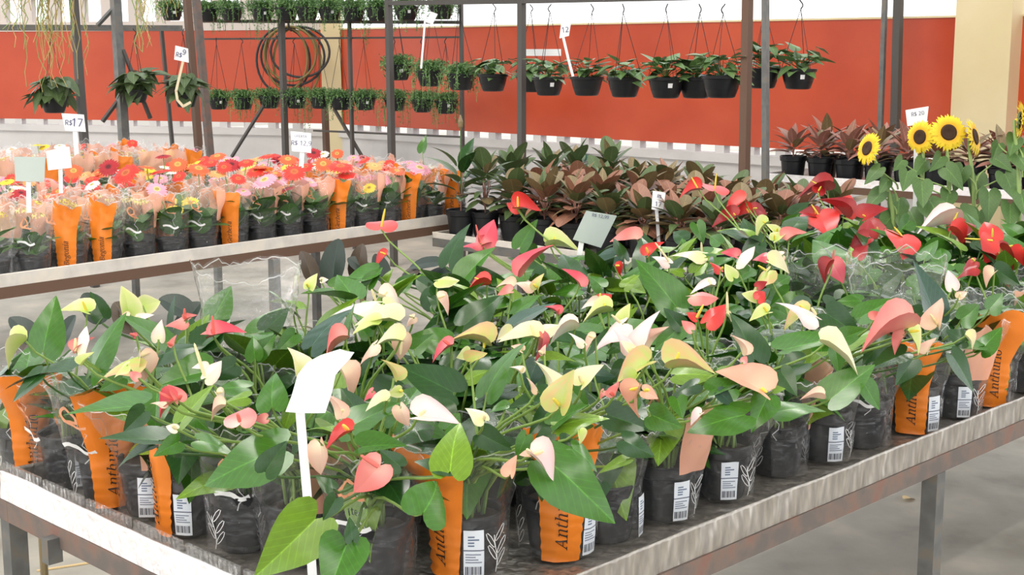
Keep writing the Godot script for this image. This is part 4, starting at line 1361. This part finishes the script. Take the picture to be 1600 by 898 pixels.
func racks() -> void:
	for k in 4:
		G["fern%d" % k] = fern_mesh(40 + k, [0.12, 0.26, 0.18, 0.34][k])
	# right-hand rack of philodendrons
	var ra := thing("steel_rack", "dark steel rack in front of the orange wall carrying the front baskets", "rack")
	post(ra, "post", 606, -40, 612, 240, 11.2, 11.2, 9, M.dark_steel)
	post(ra, "post", 815, -40, 815, 270, 9.95, 9.95, 10, M.dark_steel)
	post(ra, "post", 1169, -40, 1162, 310, 7.8, 7.8, 13, M.brown_steel)
	post(ra, "post", 1196, -40, 1196, 310, 7.72, 7.72, 9, M.grey_steel)
	post(ra, "beam", 606, 5, 815, 2, 11.2, 9.95, 7, M.dark_steel, false)
	post(ra, "beam", 815, 2, 1169, -6, 9.95, 7.8, 8, M.dark_steel, false)
	post(ra, "beam", 1169, -6, 1262, -6, 7.8, 8.15, 8, M.dark_steel, false)
	var front := [[622, 101, "fern"], [672, 110, "fern"], [720, 115, "fern"], [770, 116, "pothos"], [829, 117, "pothos"], [857, 121, "pothos"], [917, 120, "pothos"], [976, 121, "pothos"], [1041, 121, "pothos"], [1088, 121, "pothos"], [1128, 118, "pothos"]]
	var back := [4, 9]
	for i in front.size():
		var q: Array = front[i]
		var d: float = 11.4 - (q[0] - 622) * 0.00684
		if i in back:
			d += 0.35
		var rim := at(q[0], q[1], d)
		basket("%s in black hanging bowl, %s along front rack" % ["feathery trailing fern" if q[2] == "fern" else "heart-leaved philodendron", ORD[i]], "baskets on the front rack", rim, at(q[0], 8, d).y, q[2], i if q[2] == "fern" else i + 1, 1.08, rng.randf_range(-0.03, 0.03))
	for q in [[1192, 107, 8.3, "just left of the last basket by the bare wall"], [1248, 108, 8.2, "last one, alone against the bare orange wall"]]:
		basket("philodendron in a black hanging bowl, " + q[3], "baskets on the front rack", at(q[0], q[1], q[2]), at(q[0], 1, q[2]).y, "pothos", 3, 1.0, 0.0)
	tag(post(self, "steel_post", 1384, -40, 1375, 215, 9.35, 9.35, 7, M.grey_steel), "thinner of two bare posts before the orange wall near the cream pillar", "post")
	tag(post(self, "steel_post", 1405, -40, 1399, 190, 9.3, 9.3, 12, M.dark_steel), "thicker of two bare posts before the orange wall near the cream pillar", "post")
	# rear rack of ferns
	var rb := thing("steel_rack", "thin steel rack behind carrying two tiers of trailing ferns", "rack")
	post(rb, "post", 437, -40, 447, 260, 12.5, 12.5, 8, M.dark_steel)
	post(rb, "post", 544, -40, 551, 250, 12.2, 12.2, 5, M.dark_steel)
	post(rb, "post", 720, -40, 723, 260, 11.7, 11.7, 5, M.dark_steel)
	post(rb, "post", 507, 150, 511, 260, 12.9, 12.9, 8, M.brown_steel)
	post(rb, "beam", 318, 61, 720, 58, 13.0, 11.7, 3, M.dark_steel, false)
	post(rb, "beam", 318, 33, 720, 35, 13.0, 11.7, 5, M.dark_steel, false)
	post(rb, "beam", 490, 204, 722, 214, 12.5, 11.7, 3, M.dark_steel, false)
	post(rb, "brace", 522, 170, 575, 260, 12.3, 12.2, 4, M.dark_steel, false)
	post(rb, "brace", 412, 165, 362, 245, 12.6, 12.7, 4, M.dark_steel, false)
	var low := [[341, 152], [380, 152], [421, 150], [462, 150], [500, 150], [532, 152], [570, 152], [617, 153], [660, 155], [697, 157]]
	for i in low.size():
		var d: float = 12.9 - (low[i][0] - 340) * 0.003
		basket("feathery fern in black bowl, %s in lower tier of rear rack" % ORD[i], "ferns on the lower tier of the rear rack", at(low[i][0], low[i][1], d), at(low[i][0], 60, d).y, "fern", i, 0.95)
	var high := [[268, 12], [325, 14], [362, 13], [410, 13], [448, 12], [480, 11], [515, 11], [552, 13], [590, 12], [635, 10], [690, 8]]
	for i in high.size():
		var d: float = 12.7 - (high[i][0] - 340) * 0.003
		basket("feathery fern in black bowl, %s in upper tier of rear rack" % ORD[i], "ferns on the upper tier of the rear rack", at(high[i][0], high[i][1], d), at(high[i][0], -70, d).y, "fern", i, 1.0)
	# left rack
	var rc := thing("steel_rack", "weathered steel frame with crossbar at the far left behind the wrapped pots", "rack")
	post(rc, "post", 112, -40, 130, 200, 10.2, 10.2, 11, M.dark_steel)
	post(rc, "post", 178, -40, 192, 190, 10.9, 10.9, 13, M.grey_steel)
	post(rc, "post", 252, 45, 262, 150, 11.6, 11.6, 5, M.dark_steel)
	post(rc, "crossbar", -30, 43, 284, 44, 10.6, 11.5, 9, M.grey_steel, false)
	post(rc, "brace", 152, 40, 178, 12, 10.9, 10.9, 5, M.grey_steel, false)
	post(rc, "brace", 192, 78, 235, 185, 10.9, 10.9, 5, M.dark_steel, false)
	post(rc, "brace", 184, 158, 160, 190, 10.9, 10.9, 5, M.dark_steel, false)
	tag(post(self, "steel_post", 289, -40, 312, 250, 11.6, 11.6, 10, M.brown_steel), "brown leaning post beside the curled price stick, left of its rusty twin", "post")
	tag(post(self, "steel_post", 303, -40, 329, 250, 11.75, 11.75, 10, M.rust_steel), "rusty leaning post just right of the brown leaning post", "post")
	for q in [[84, 152, 10.0, 0.95, "broad dark-leaved plant hanging at the far left above the wrapped pots"], [214, 140, 10.8, 0.85, "dark-leaved plant in a hanging bowl beside the thick grey post"], [290, 146, 10.8, 0.9, "dark-leaved plant in a hanging bowl behind the curled price stick"]]:
		basket(q[4], "broad-leaved baskets at the left", at(q[0], q[1], q[2]), at(q[0], 46, q[2]).y, "dark", 1, q[3])
	# root-like trailing plants hanging in from above
	var trails := [[28, 9.2, 10, 95, "thin tan-rooted trailing plant nearest the left edge"], [52, 9.4, 16, 165, "long tan trailing plant left of the dark post, longest strands"], [88, 9.3, 15, 135, "tan trailing plant hanging against the dark left post"], [108, 9.5, 9, 170, "wispy trailing plant on the right side of the dark left post"], [218, 9.8, 14, 118, "single thick tan tassel hanging between the two grey posts"], [255, 10.4, 10, 60, "short green trailing plant above the curled price stick"]]
	for q in trails:
		var top := at(q[0], -30, q[1])
		var root := thing("trailing_plant", q[4], "hanging plant", top, "trailing plants hanging from above")
		var pm := Transform3D(Basis.IDENTITY, Vector3(0, -0.02, 0))
		part("pot", G.hanging_pot, M.pot, root, pm)
		var pb := at(q[0], q[3], q[1])
		var drop := top.y - pb.y
		for s in q[2]:
			var m := MB.new()
			var pts := PackedVector3Array()
			var a := rng.randf_range(0, TAU)
			var l := drop * rng.randf_range(0.45, 1.0)
			var x := Vector3(sin(a) * 0.08, 0.09, cos(a) * 0.08)
			var spread: float = 1.0 if q[0] != 218 else 0.35
			pts.append(x)
			pts.append(x * spread * 1.3 + Vector3(0, 0.02, 0))
			for i in 8:
				var f := (i + 1) / 8.0
				pts.append(Vector3(x.x * spread * 1.2, 0, x.z * spread * 1.2) + Vector3(rng.randf_range(-0.016, 0.016), -l * f + 0.08, rng.randf_range(-0.016, 0.016)) * Vector3(1 + f, 1, 1 + f))
			m.tube(pts, 0.005, 0.0026, 4)
			part("strand", m.mesh(), M.root_tan if s % 3 else M.stalk_far, root)


# ------------------------------------------------------------------ walls, pillars, floor
func shell() -> void:
	var m := MB.new()
	m.box(Vector3(-6, -0.05, -4), Vector3(44, 0.1, 44))
	struct("floor", m.mesh(), M.concrete)
	# roof of metal sheets with open skylight strips between them
	var roof := thing("roof", "", "")
	roof.set_meta("kind", "structure")
	for k in 2:
		m = MB.new()
		m.box(Vector3.ZERO, Vector3(10, 0.06, 1.3) if k == 0 else Vector3(15, 0.06, 0.85))
		var sheet := m.mesh()
		for i in 10:
			part("roof_sheet", sheet, M.roof_sheet, roof, Transform3D(Basis.IDENTITY, Vector3(2.0 if k == 0 else -10.5, 4.6, -9.5 + i * 1.75)))
	# tube lamps under the roof
	m = MB.new()
	m.tube(PackedVector3Array([Vector3(0, 0, -0.6), Vector3(0, 0, 0.6)]), 0.03, 0.03, 10)
	var tm := m.mesh()
	m = MB.new()
	m.box(Vector3(0, 0.07, 0), Vector3(0.1, 0.06, 1.26))
	m.box(Vector3(0, 0.58, 0.5), Vector3(0.012, 1.0, 0.012))
	m.box(Vector3(0, 0.58, -0.5), Vector3(0.012, 1.0, 0.012))
	var fm := m.mesh()
	for i in 8:
		var lp := Vector3([0.9, -3.0][i % 2], 3.5, 2.5 - 2.3 * int(i / 2.0))
		var lamp := thing("tube_lamp", "%s tube lamp under the roof, row over %s" % [ORD[int(i / 2.0)], ["the buyer's aisle", "the anthurium bench"][i % 2]], "lamp", lp, "tube lamps")
		part("lamp_tube", tm, M.lamp_tube, lamp)
		part("fitting", fm, M.roof_sheet, lamp)
		var al := AreaLight3D.new()
		al.name = "lamp_light"
		al.area_size = Vector2(0.06, 1.2)
		al.light_energy = 0.5
		al.light_color = Color(1.0, 0.98, 0.95)
		al.shadow_enabled = true
		lamp.add_child(al)
		al.position = Vector3(0, -0.035, 0)
		al.rotation.x = -PI / 2
	# back wall: white masonry, a row of gaps let daylight through under the orange panel
	var x0 := -11.45
	var x1 := -1.0
	var back := thing("wall_back", "", "")
	back.set_meta("kind", "structure")
	wall_piece(back, Vector3(x0, 0, -9), Vector3(x1, 0, -9), 0.08, false)
	var a := Vector3(x0, 0, -9)
	var b := at(-120, 85, 15.7)
	b.y = 0
	var left := thing("wall_left", "", "")
	left.set_meta("kind", "structure")
	wall_piece(left, b, a, 0.08, true)
	# pillars
	var pr0 := on_z(1490, 85, -8.8)
	var pr1 := on_z(1578, 85, -8.8)
	m = MB.new()
	m.box(Vector3((pr0.x + pr1.x) / 2, 1.9, -9.02), Vector3(pr1.x - pr0.x, 3.8, 0.44))
	struct("pillar", m.mesh(), M.cream_paint)
	var pl := at(519, 85, 14.15)
	m = MB.new()
	m.box(Vector3(pl.x, 1.9, pl.z), Vector3(0.2, 3.8, 0.2), Basis(Vector3.UP, YAW))
	struct("pillar", m.mesh(), M.cream_paint)


func wall_piece(o: Node3D, a: Vector3, b: Vector3, th: float, vents: bool) -> void:
	var d := (b - a).normalized()
	var n := Vector3(-d.z, 0, d.x)       # towards the buyer
	var bs := Basis(d, Vector3.UP, n)
	var len := (b - a).length()
	var mid := (a + b) / 2.0
	var m := MB.new()
	m.box(mid + Vector3(0, 0.43, 0), Vector3(len, 0.86, th * 1.5), bs)
	part("masonry_base", m.mesh(), M.white_wall, o)
	m = MB.new()
	m.box(mid + Vector3(0, 0.895, 0) + n * 0.01, Vector3(len, 0.07, th * 1.9), bs)
	part("ledge", m.mesh(), M.white_wall, o)
	m = MB.new()
	m.box(mid + Vector3(0, 1.47, 0), Vector3(len, 0.96, th), bs)
	part("orange_panel", m.mesh(), M.orange_paint, o)
	var bm := MB.new()
	bm.box(Vector3.ZERO, Vector3(0.09, 0.06, th), bs)
	var block := bm.mesh()
	for i in int(len / 0.285):
		part("spacer_block", block, M.white_wall, o, Transform3D(Basis.IDENTITY, a + d * (0.11 + 0.285 * i) + Vector3(0, 0.96, 0)))
	m = MB.new()
	if vents:
		m.box(mid + Vector3(0, 2.0, 0), Vector3(len, 0.1, th * 1.2), bs)
		part("sill_band", m.mesh(), M.pier, o)
		var pm := MB.new()
		pm.box(Vector3.ZERO, Vector3(0.13, 0.24, th), bs)
		var pier := pm.mesh()
		for i in int(len / 0.335):
			part("vent_pier", pier, M.pier, o, Transform3D(Basis.IDENTITY, a + d * (0.1 + 0.335 * i) + Vector3(0, 2.17, 0)))
		m = MB.new()
		m.box(mid + Vector3(0, 2.45, 0), Vector3(len, 0.32, th), bs)
		part("lintel", m.mesh(), M.pier, o)
	else:
		m.box(mid + Vector3(0, 1.956, 0), Vector3(len, 0.014, th * 1.2), bs)
		part("coping", m.mesh(), M.cream_paint, o)


func hoses() -> void:
	var c := at(455, 95, 13.9)
	var root := thing("garden_hose", "coiled tan and dark garden hose hung beside the far cream pillar", "hose", c)
	for k in 6:
		var m := MB.new()
		var pts := PackedVector3Array()
		var rx := 0.27 + 0.025 * (k % 3) - 0.06 * (k % 2)
		var ry := 0.33 - 0.02 * k + 0.04 * (k % 2)
		for i in 33:
			var t := TAU * i / 32.0
			var p: Vector3 = cam_basis.x * (sin(t) * rx + [-0.08, 0.06, 0.02, -0.04, 0.1, 0.0][k]) + Vector3.UP * (cos(t) * ry + 0.33 - ry) + cam_basis.z * (0.012 * k)
			pts.append(p)
		m.tube(pts, 0.012, 0.012, 6, false)
		part("hose_loop", m.mesh(), M.hose_green if k % 2 else M.hose_black, root)
	var hook := MB.new()
	hook.tube(PackedVector3Array([Vector3(0, 0.38, 0) - cam_basis.z * 0.3, Vector3(0, 0.31, 0) - cam_basis.z * 0.05, Vector3(0, 0.31, 0) + cam_basis.z * 0.1, Vector3(0, 0.37, 0) + cam_basis.z * 0.12]), 0.012, 0.012, 6)
	part("hook", hook.mesh(), M.dark_steel, root)
	var w := thing("tap_hose", "short black hose with a green fitting on the white wall", "hose", on_z(912, 247, -8.93))
	var pts := PackedVector3Array()
	for q in [[850, 300], [862, 280], [872, 265], [884, 254], [897, 248]]:
		pts.append(on_z(q[0], q[1], -8.85) - w.position)
	var m := MB.new()
	m.tube(pts, 0.016, 0.016, 7)
	part("hose", m.mesh(), M.hose_black, w)
	m = MB.new()
	m.tube(PackedVector3Array([pts[4] - Vector3(0.01, 0, 0), on_z(906, 246, -8.86) - w.position, on_z(914, 246, -8.91) - w.position]), 0.03, 0.036, 8)
	part("fitting", m.mesh(), M.fitting_green, w)


# ------------------------------------------------------------------ price cards on sticks
func text_mesh(word: String) -> Array:
	var tm := TextMesh.new()
	var f := SystemFont.new()
	f.font_names = PackedStringArray(["Droid Sans"])
	tm.font = f
	tm.text = word
	tm.font_size = 32
	tm.pixel_size = 0.01
	tm.depth = 0.0
	tm.curve_step = 3.0
	return tm.surface_get_arrays(0) if tm.get_surface_count() else []


func price_sign(label: String, d: float, rows: Array, stick: Array, wpx: float, card: String, stick_mat: String, lines: Array) -> void:
	# rows: left and right edge of the card from the bottom up, as seen at depth d; stick: its bends from the card down
	var foot := at(stick[stick.size() - 1][0], stick[stick.size() - 1][1], d)
	var root := thing("price_sign", label, "price sign", foot, "price signs")
	var nrm := cam_basis.z
	var m := MB.new()
	var fr := []
	var bk := []
	for j in rows.size():
		var q: Array = rows[j]
		var f := PackedVector3Array()
		var g := PackedVector3Array()
		for i in 5:
			var t := i / 4.0
			var bend := 0.012 * sin(PI * t) - 0.05 * pow(maxf(0.0, float(j) / (rows.size() - 1) - 0.5), 2.0) * (1.0 if rows.size() > 3 else 0.0)
			var p := at(lerpf(q[0], q[2], t), lerpf(q[1], q[3], t), d) - foot + nrm * bend * (0.4 if rows.size() < 4 else 1.0)
			f.append(p)
			g.append(p - nrm * 0.0025)
		fr.append(f)
		g.reverse()
		bk.append(g)
	m.grid(fr)
	m.grid(bk)
	for j in rows.size() - 1:
		m.face(bk[j][4], fr[j][0], fr[j + 1][0], bk[j + 1][4])
		m.face(fr[j][4], bk[j][0], bk[j + 1][0], fr[j + 1][4])
	m.face(bk[0][4], bk[0][0], fr[0][4], fr[0][0])
	var top := rows.size() - 1
	m.face(fr[top][0], fr[top][4], bk[top][0], bk[top][4])
	part("card", m.mesh(), M[card], root)
	var s := MB.new()
	var k := wpx * d / FOC
	for i in stick.size() - 1:
		var a := at(stick[i][0], stick[i][1], d) - foot - nrm * 0.003
		var b := at(stick[i + 1][0], stick[i + 1][1], d) - foot - nrm * 0.003
		s.bar(a, b + (b - a).normalized() * k * 0.3, k, 0.003, nrm)
	part("stick", s.mesh(), M[stick_mat], root)
	for l in lines:
		var arr := text_mesh(l[0])
		if arr.is_empty():
			continue
		var o := at(l[1], l[2], d) - foot + nrm * 0.0075
		var xx: Vector3 = (cam_basis.x * cos(l[4]) + cam_basis.y * sin(l[4])) * (l[3] * d / FOC / 0.23)
		var yy: Vector3 = (cam_basis.y * cos(l[4]) - cam_basis.x * sin(l[4])) * (l[3] * d / FOC / 0.23)
		var tx := MB.new()
		for p: Vector3 in arr[Mesh.ARRAY_VERTEX]:
			tx.vert(o + xx * p.x + yy * p.y)
		var ix = arr[Mesh.ARRAY_INDEX]
		tx.ix = ix if ix != null and ix.size() else PackedInt32Array(range(tx.v.size()))
		part("lettering", tx.mesh(), M.ink_blue, root)


func signs() -> void:
	price_sign("large bent white price card standing at the front of the anthuriums", depth(canopy(484, 760, 1.07)) - 0.06, [[446, 643, 508, 645], [456, 617, 519, 612], [465, 585, 524, 586], [480, 566, 534, 574], [500, 555, 545, 562], [529, 546, 552, 551]], [[468, 640], [480, 780], [488, 905]], 14, "card", "card", [["_", 470, 612, 4, 1.2], ["_", 492, 600, 4, 1.2]])
	price_sign("tilted grey-backed price card rising from the middle of the anthuriums", depth(canopy(905, 415, 1.1)), [[895, 374, 939, 387], [906, 350, 952, 361], [916, 329, 964, 337]], [[910, 370], [898, 440]], 8, "card_grey", "card", [["R$ 12,99", 938, 338, 5, -0.17]])
	price_sign("small white price card before the reddish brown foliage", 5.95, [[1018, 327, 1036, 330], [1020, 298, 1040, 301]], [[1026, 328], [1031, 400]], 5, "card", "card", [["R$", 1030, 307, 5, -0.1], ["17", 1028, 319, 7, -0.1]])
	price_sign("white price card above the second bench of wrapped pots at the left", 8.1, [[102, 204, 134, 206], [96, 177, 131, 179]], [[117, 203], [121, 265]], 7, "card", "card", [["R$", 108, 192, 8, -0.05], ["17", 121, 192, 12, -0.05]])
	price_sign("white price card standing above the red gerberas", 6.45, [[456, 236, 486, 239], [454, 205, 486, 208]], [[472, 236], [466, 345]], 7, "card", "card", [["OFERTA", 470, 213, 4, -0.08], ["R$ 12,9", 471, 224, 7, -0.05]])
	price_sign("white price card on a curled stick before the orange wall", 10.5, [[272, 93, 295, 98], [274, 71, 294, 76]], [[286, 95], [275, 142], [277, 156], [286, 166], [297, 160]], 4, "card", "wood_stick", [["R$", 280, 86, 7, -0.2], ["9", 288, 82, 8, -0.2]])
	price_sign("white price card bent on its stick among the philodendron baskets", 8.9, [[874, 60, 889, 56], [877, 35, 892, 36]], [[880, 58], [888, 92], [895, 118]], 4, "card", "card", [["12", 883, 47, 8, 0.1]])
	price_sign("white price card on a long straight stick above the fern baskets", 10.6, [[666, 35, 676, 38], [673, 18, 684, 22]], [[669, 34], [664, 32], [658, 106]], 3, "card", "card", [])
	price_sign("white price card behind the sunflowers", 5.22, [[1418, 197, 1448, 193], [1415, 172, 1451, 166]], [[1432, 195], [1428, 430]], 6, "card", "card", [["R$ 20", 1433, 178, 6, 0.15]])
	price_sign("grey-backed price card among the yellow kalanchoes at the left edge", 5.15, [[24, 283, 69, 284], [22, 245, 71, 245]], [[44, 283], [45, 330]], 7, "card_grey", "card", [])
	price_sign("pinkish white price card leaning behind the grey-backed card", 5.6, [[75, 266, 112, 262], [72, 236, 108, 229]], [[94, 262], [95, 300]], 6, "card", "card", [])
	var m := MB.new()
	m.box(Vector3.ZERO, Vector3(0.29, 0.05, 0.006), Basis(Vector3.UP, 0.3))
	var o := part("rack_label", m.mesh(), M.card, self, Transform3D(Basis.IDENTITY, at(849, 82, 10.3)))
	tag(o, "long white label strip behind the philodendron baskets' wires", "label")


func litter() -> void:
	var m := MB.new()
	m.bar(Vector3(-0.09, 0.004, 0.03), Vector3(0.09, 0.004, -0.03), 0.007, 0.005)
	var o := part("straw", m.mesh(), M.straw, self, Transform3D(Basis(Vector3.UP, 0.9), on_y(104, 886, 0.0)))
	tag(o, "pale straw lying on the floor below the bench corner", "straw")
	var t := Transform3D(Basis(Vector3(1, 0, 0) * 0.1, Vector3(0, 0, -1) * 0.1, Vector3(0, 1, 0) * 0.1), on_y(1412, 784, 0.0) + Vector3(0, 0.012, 0))
	o = part("fallen_leaf", G.lance0, M.straw, self, t)
	tag(o, "dry fallen leaf lying on the concrete beyond the right rail", "leaf")


func near_bench() -> void:
	# x -2.66 .. -1.425, z -5.35 .. -1.2
	var t := bench("rusty steel bench with metal-edged tray carrying the anthuriums", Vector3(-2.0425, 0, -3.275), 0.0, 1.235, 4.15, BENCH, M.rust_steel, M.zinc, 0.06, [[-0.598, 2.055], [0.598, 2.055], [0.598, 0.42], [-0.598, 0.42], [0.598, -2.0], [-0.598, -2.0]])
	# clear ribbed edging clipped along the front rail, and two short tube ends below it
	var e := MB.new()
	for i in 86:
		if i % 12 == 11:
			continue
		e.box(Vector3(-0.6 + i * 0.0142, BENCH + 0.066, 2.064), Vector3(0.0115, 0.024, 0.007))
	var ed := part("ribbed_edging", e.mesh(), M.film, t)
	ed.set_meta("kind", "stuff")
	for x in [-0.375, -0.06]:
		var c := MB.new()
		c.box(Vector3(x, BENCH - 0.045, 2.085), Vector3(0.026, 0.05, 0.03))
		part("tube_end", c.mesh(), M.grey_steel, t)


func _ready() -> void:
	rng.seed = 20240
	noise.seed = 7
	noise.frequency = 0.012
	cam_basis = Basis.from_euler(Vector3(PITCH, YAW, 0))
	var cam := Camera3D.new()
	cam.name = "camera"
	cam.position = EYE
	cam.basis = cam_basis
	cam.fov = rad_to_deg(2.0 * atan(449.0 / FOC))
	cam.near = 0.05
	cam.far = 200.0
	add_child(cam)
	cam.current = true
	var we := WorldEnvironment.new()
	we.name = "environment"
	var env := Environment.new()
	env.background_mode = Environment.BG_SKY
	var sky := Sky.new()
	var sm := ProceduralSkyMaterial.new()
	sm.sky_top_color = Color(0.95, 0.97, 1.0)
	sm.sky_horizon_color = Color(1, 1, 1)
	sm.ground_horizon_color = Color(0.8, 0.79, 0.77)
	sm.ground_bottom_color = Color(0.6, 0.58, 0.55)
	sm.sun_angle_max = 1.0
	sky.sky_material = sm
	env.sky = sky
	env.tonemap_mode = Environment.TONE_MAPPER_LINEAR
	env.tonemap_exposure = 2.15
	env.sdfgi_enabled = true
	env.ssao_enabled = true
	env.ssil_enabled = true
	we.environment = env
	add_child(we)
	var sun := DirectionalLight3D.new()
	sun.name = "sun"
	sun.light_energy = 0.45
	sun.light_color = Color(1.0, 0.97, 0.92)
	sun.light_angular_distance = 25.0
	sun.shadow_enabled = true
	sun.basis = Basis.looking_at(-Vector3(0.15, 0.75, 0.65).normalized(), Vector3.UP)
	add_child(sun)
	make_materials()
	make_shapes()
	shell()
	near_bench()
	anthuriums()
	far_bench()
	foliage_benches()
	sunflowers()
	racks()
	hoses()
	signs()
	litter()
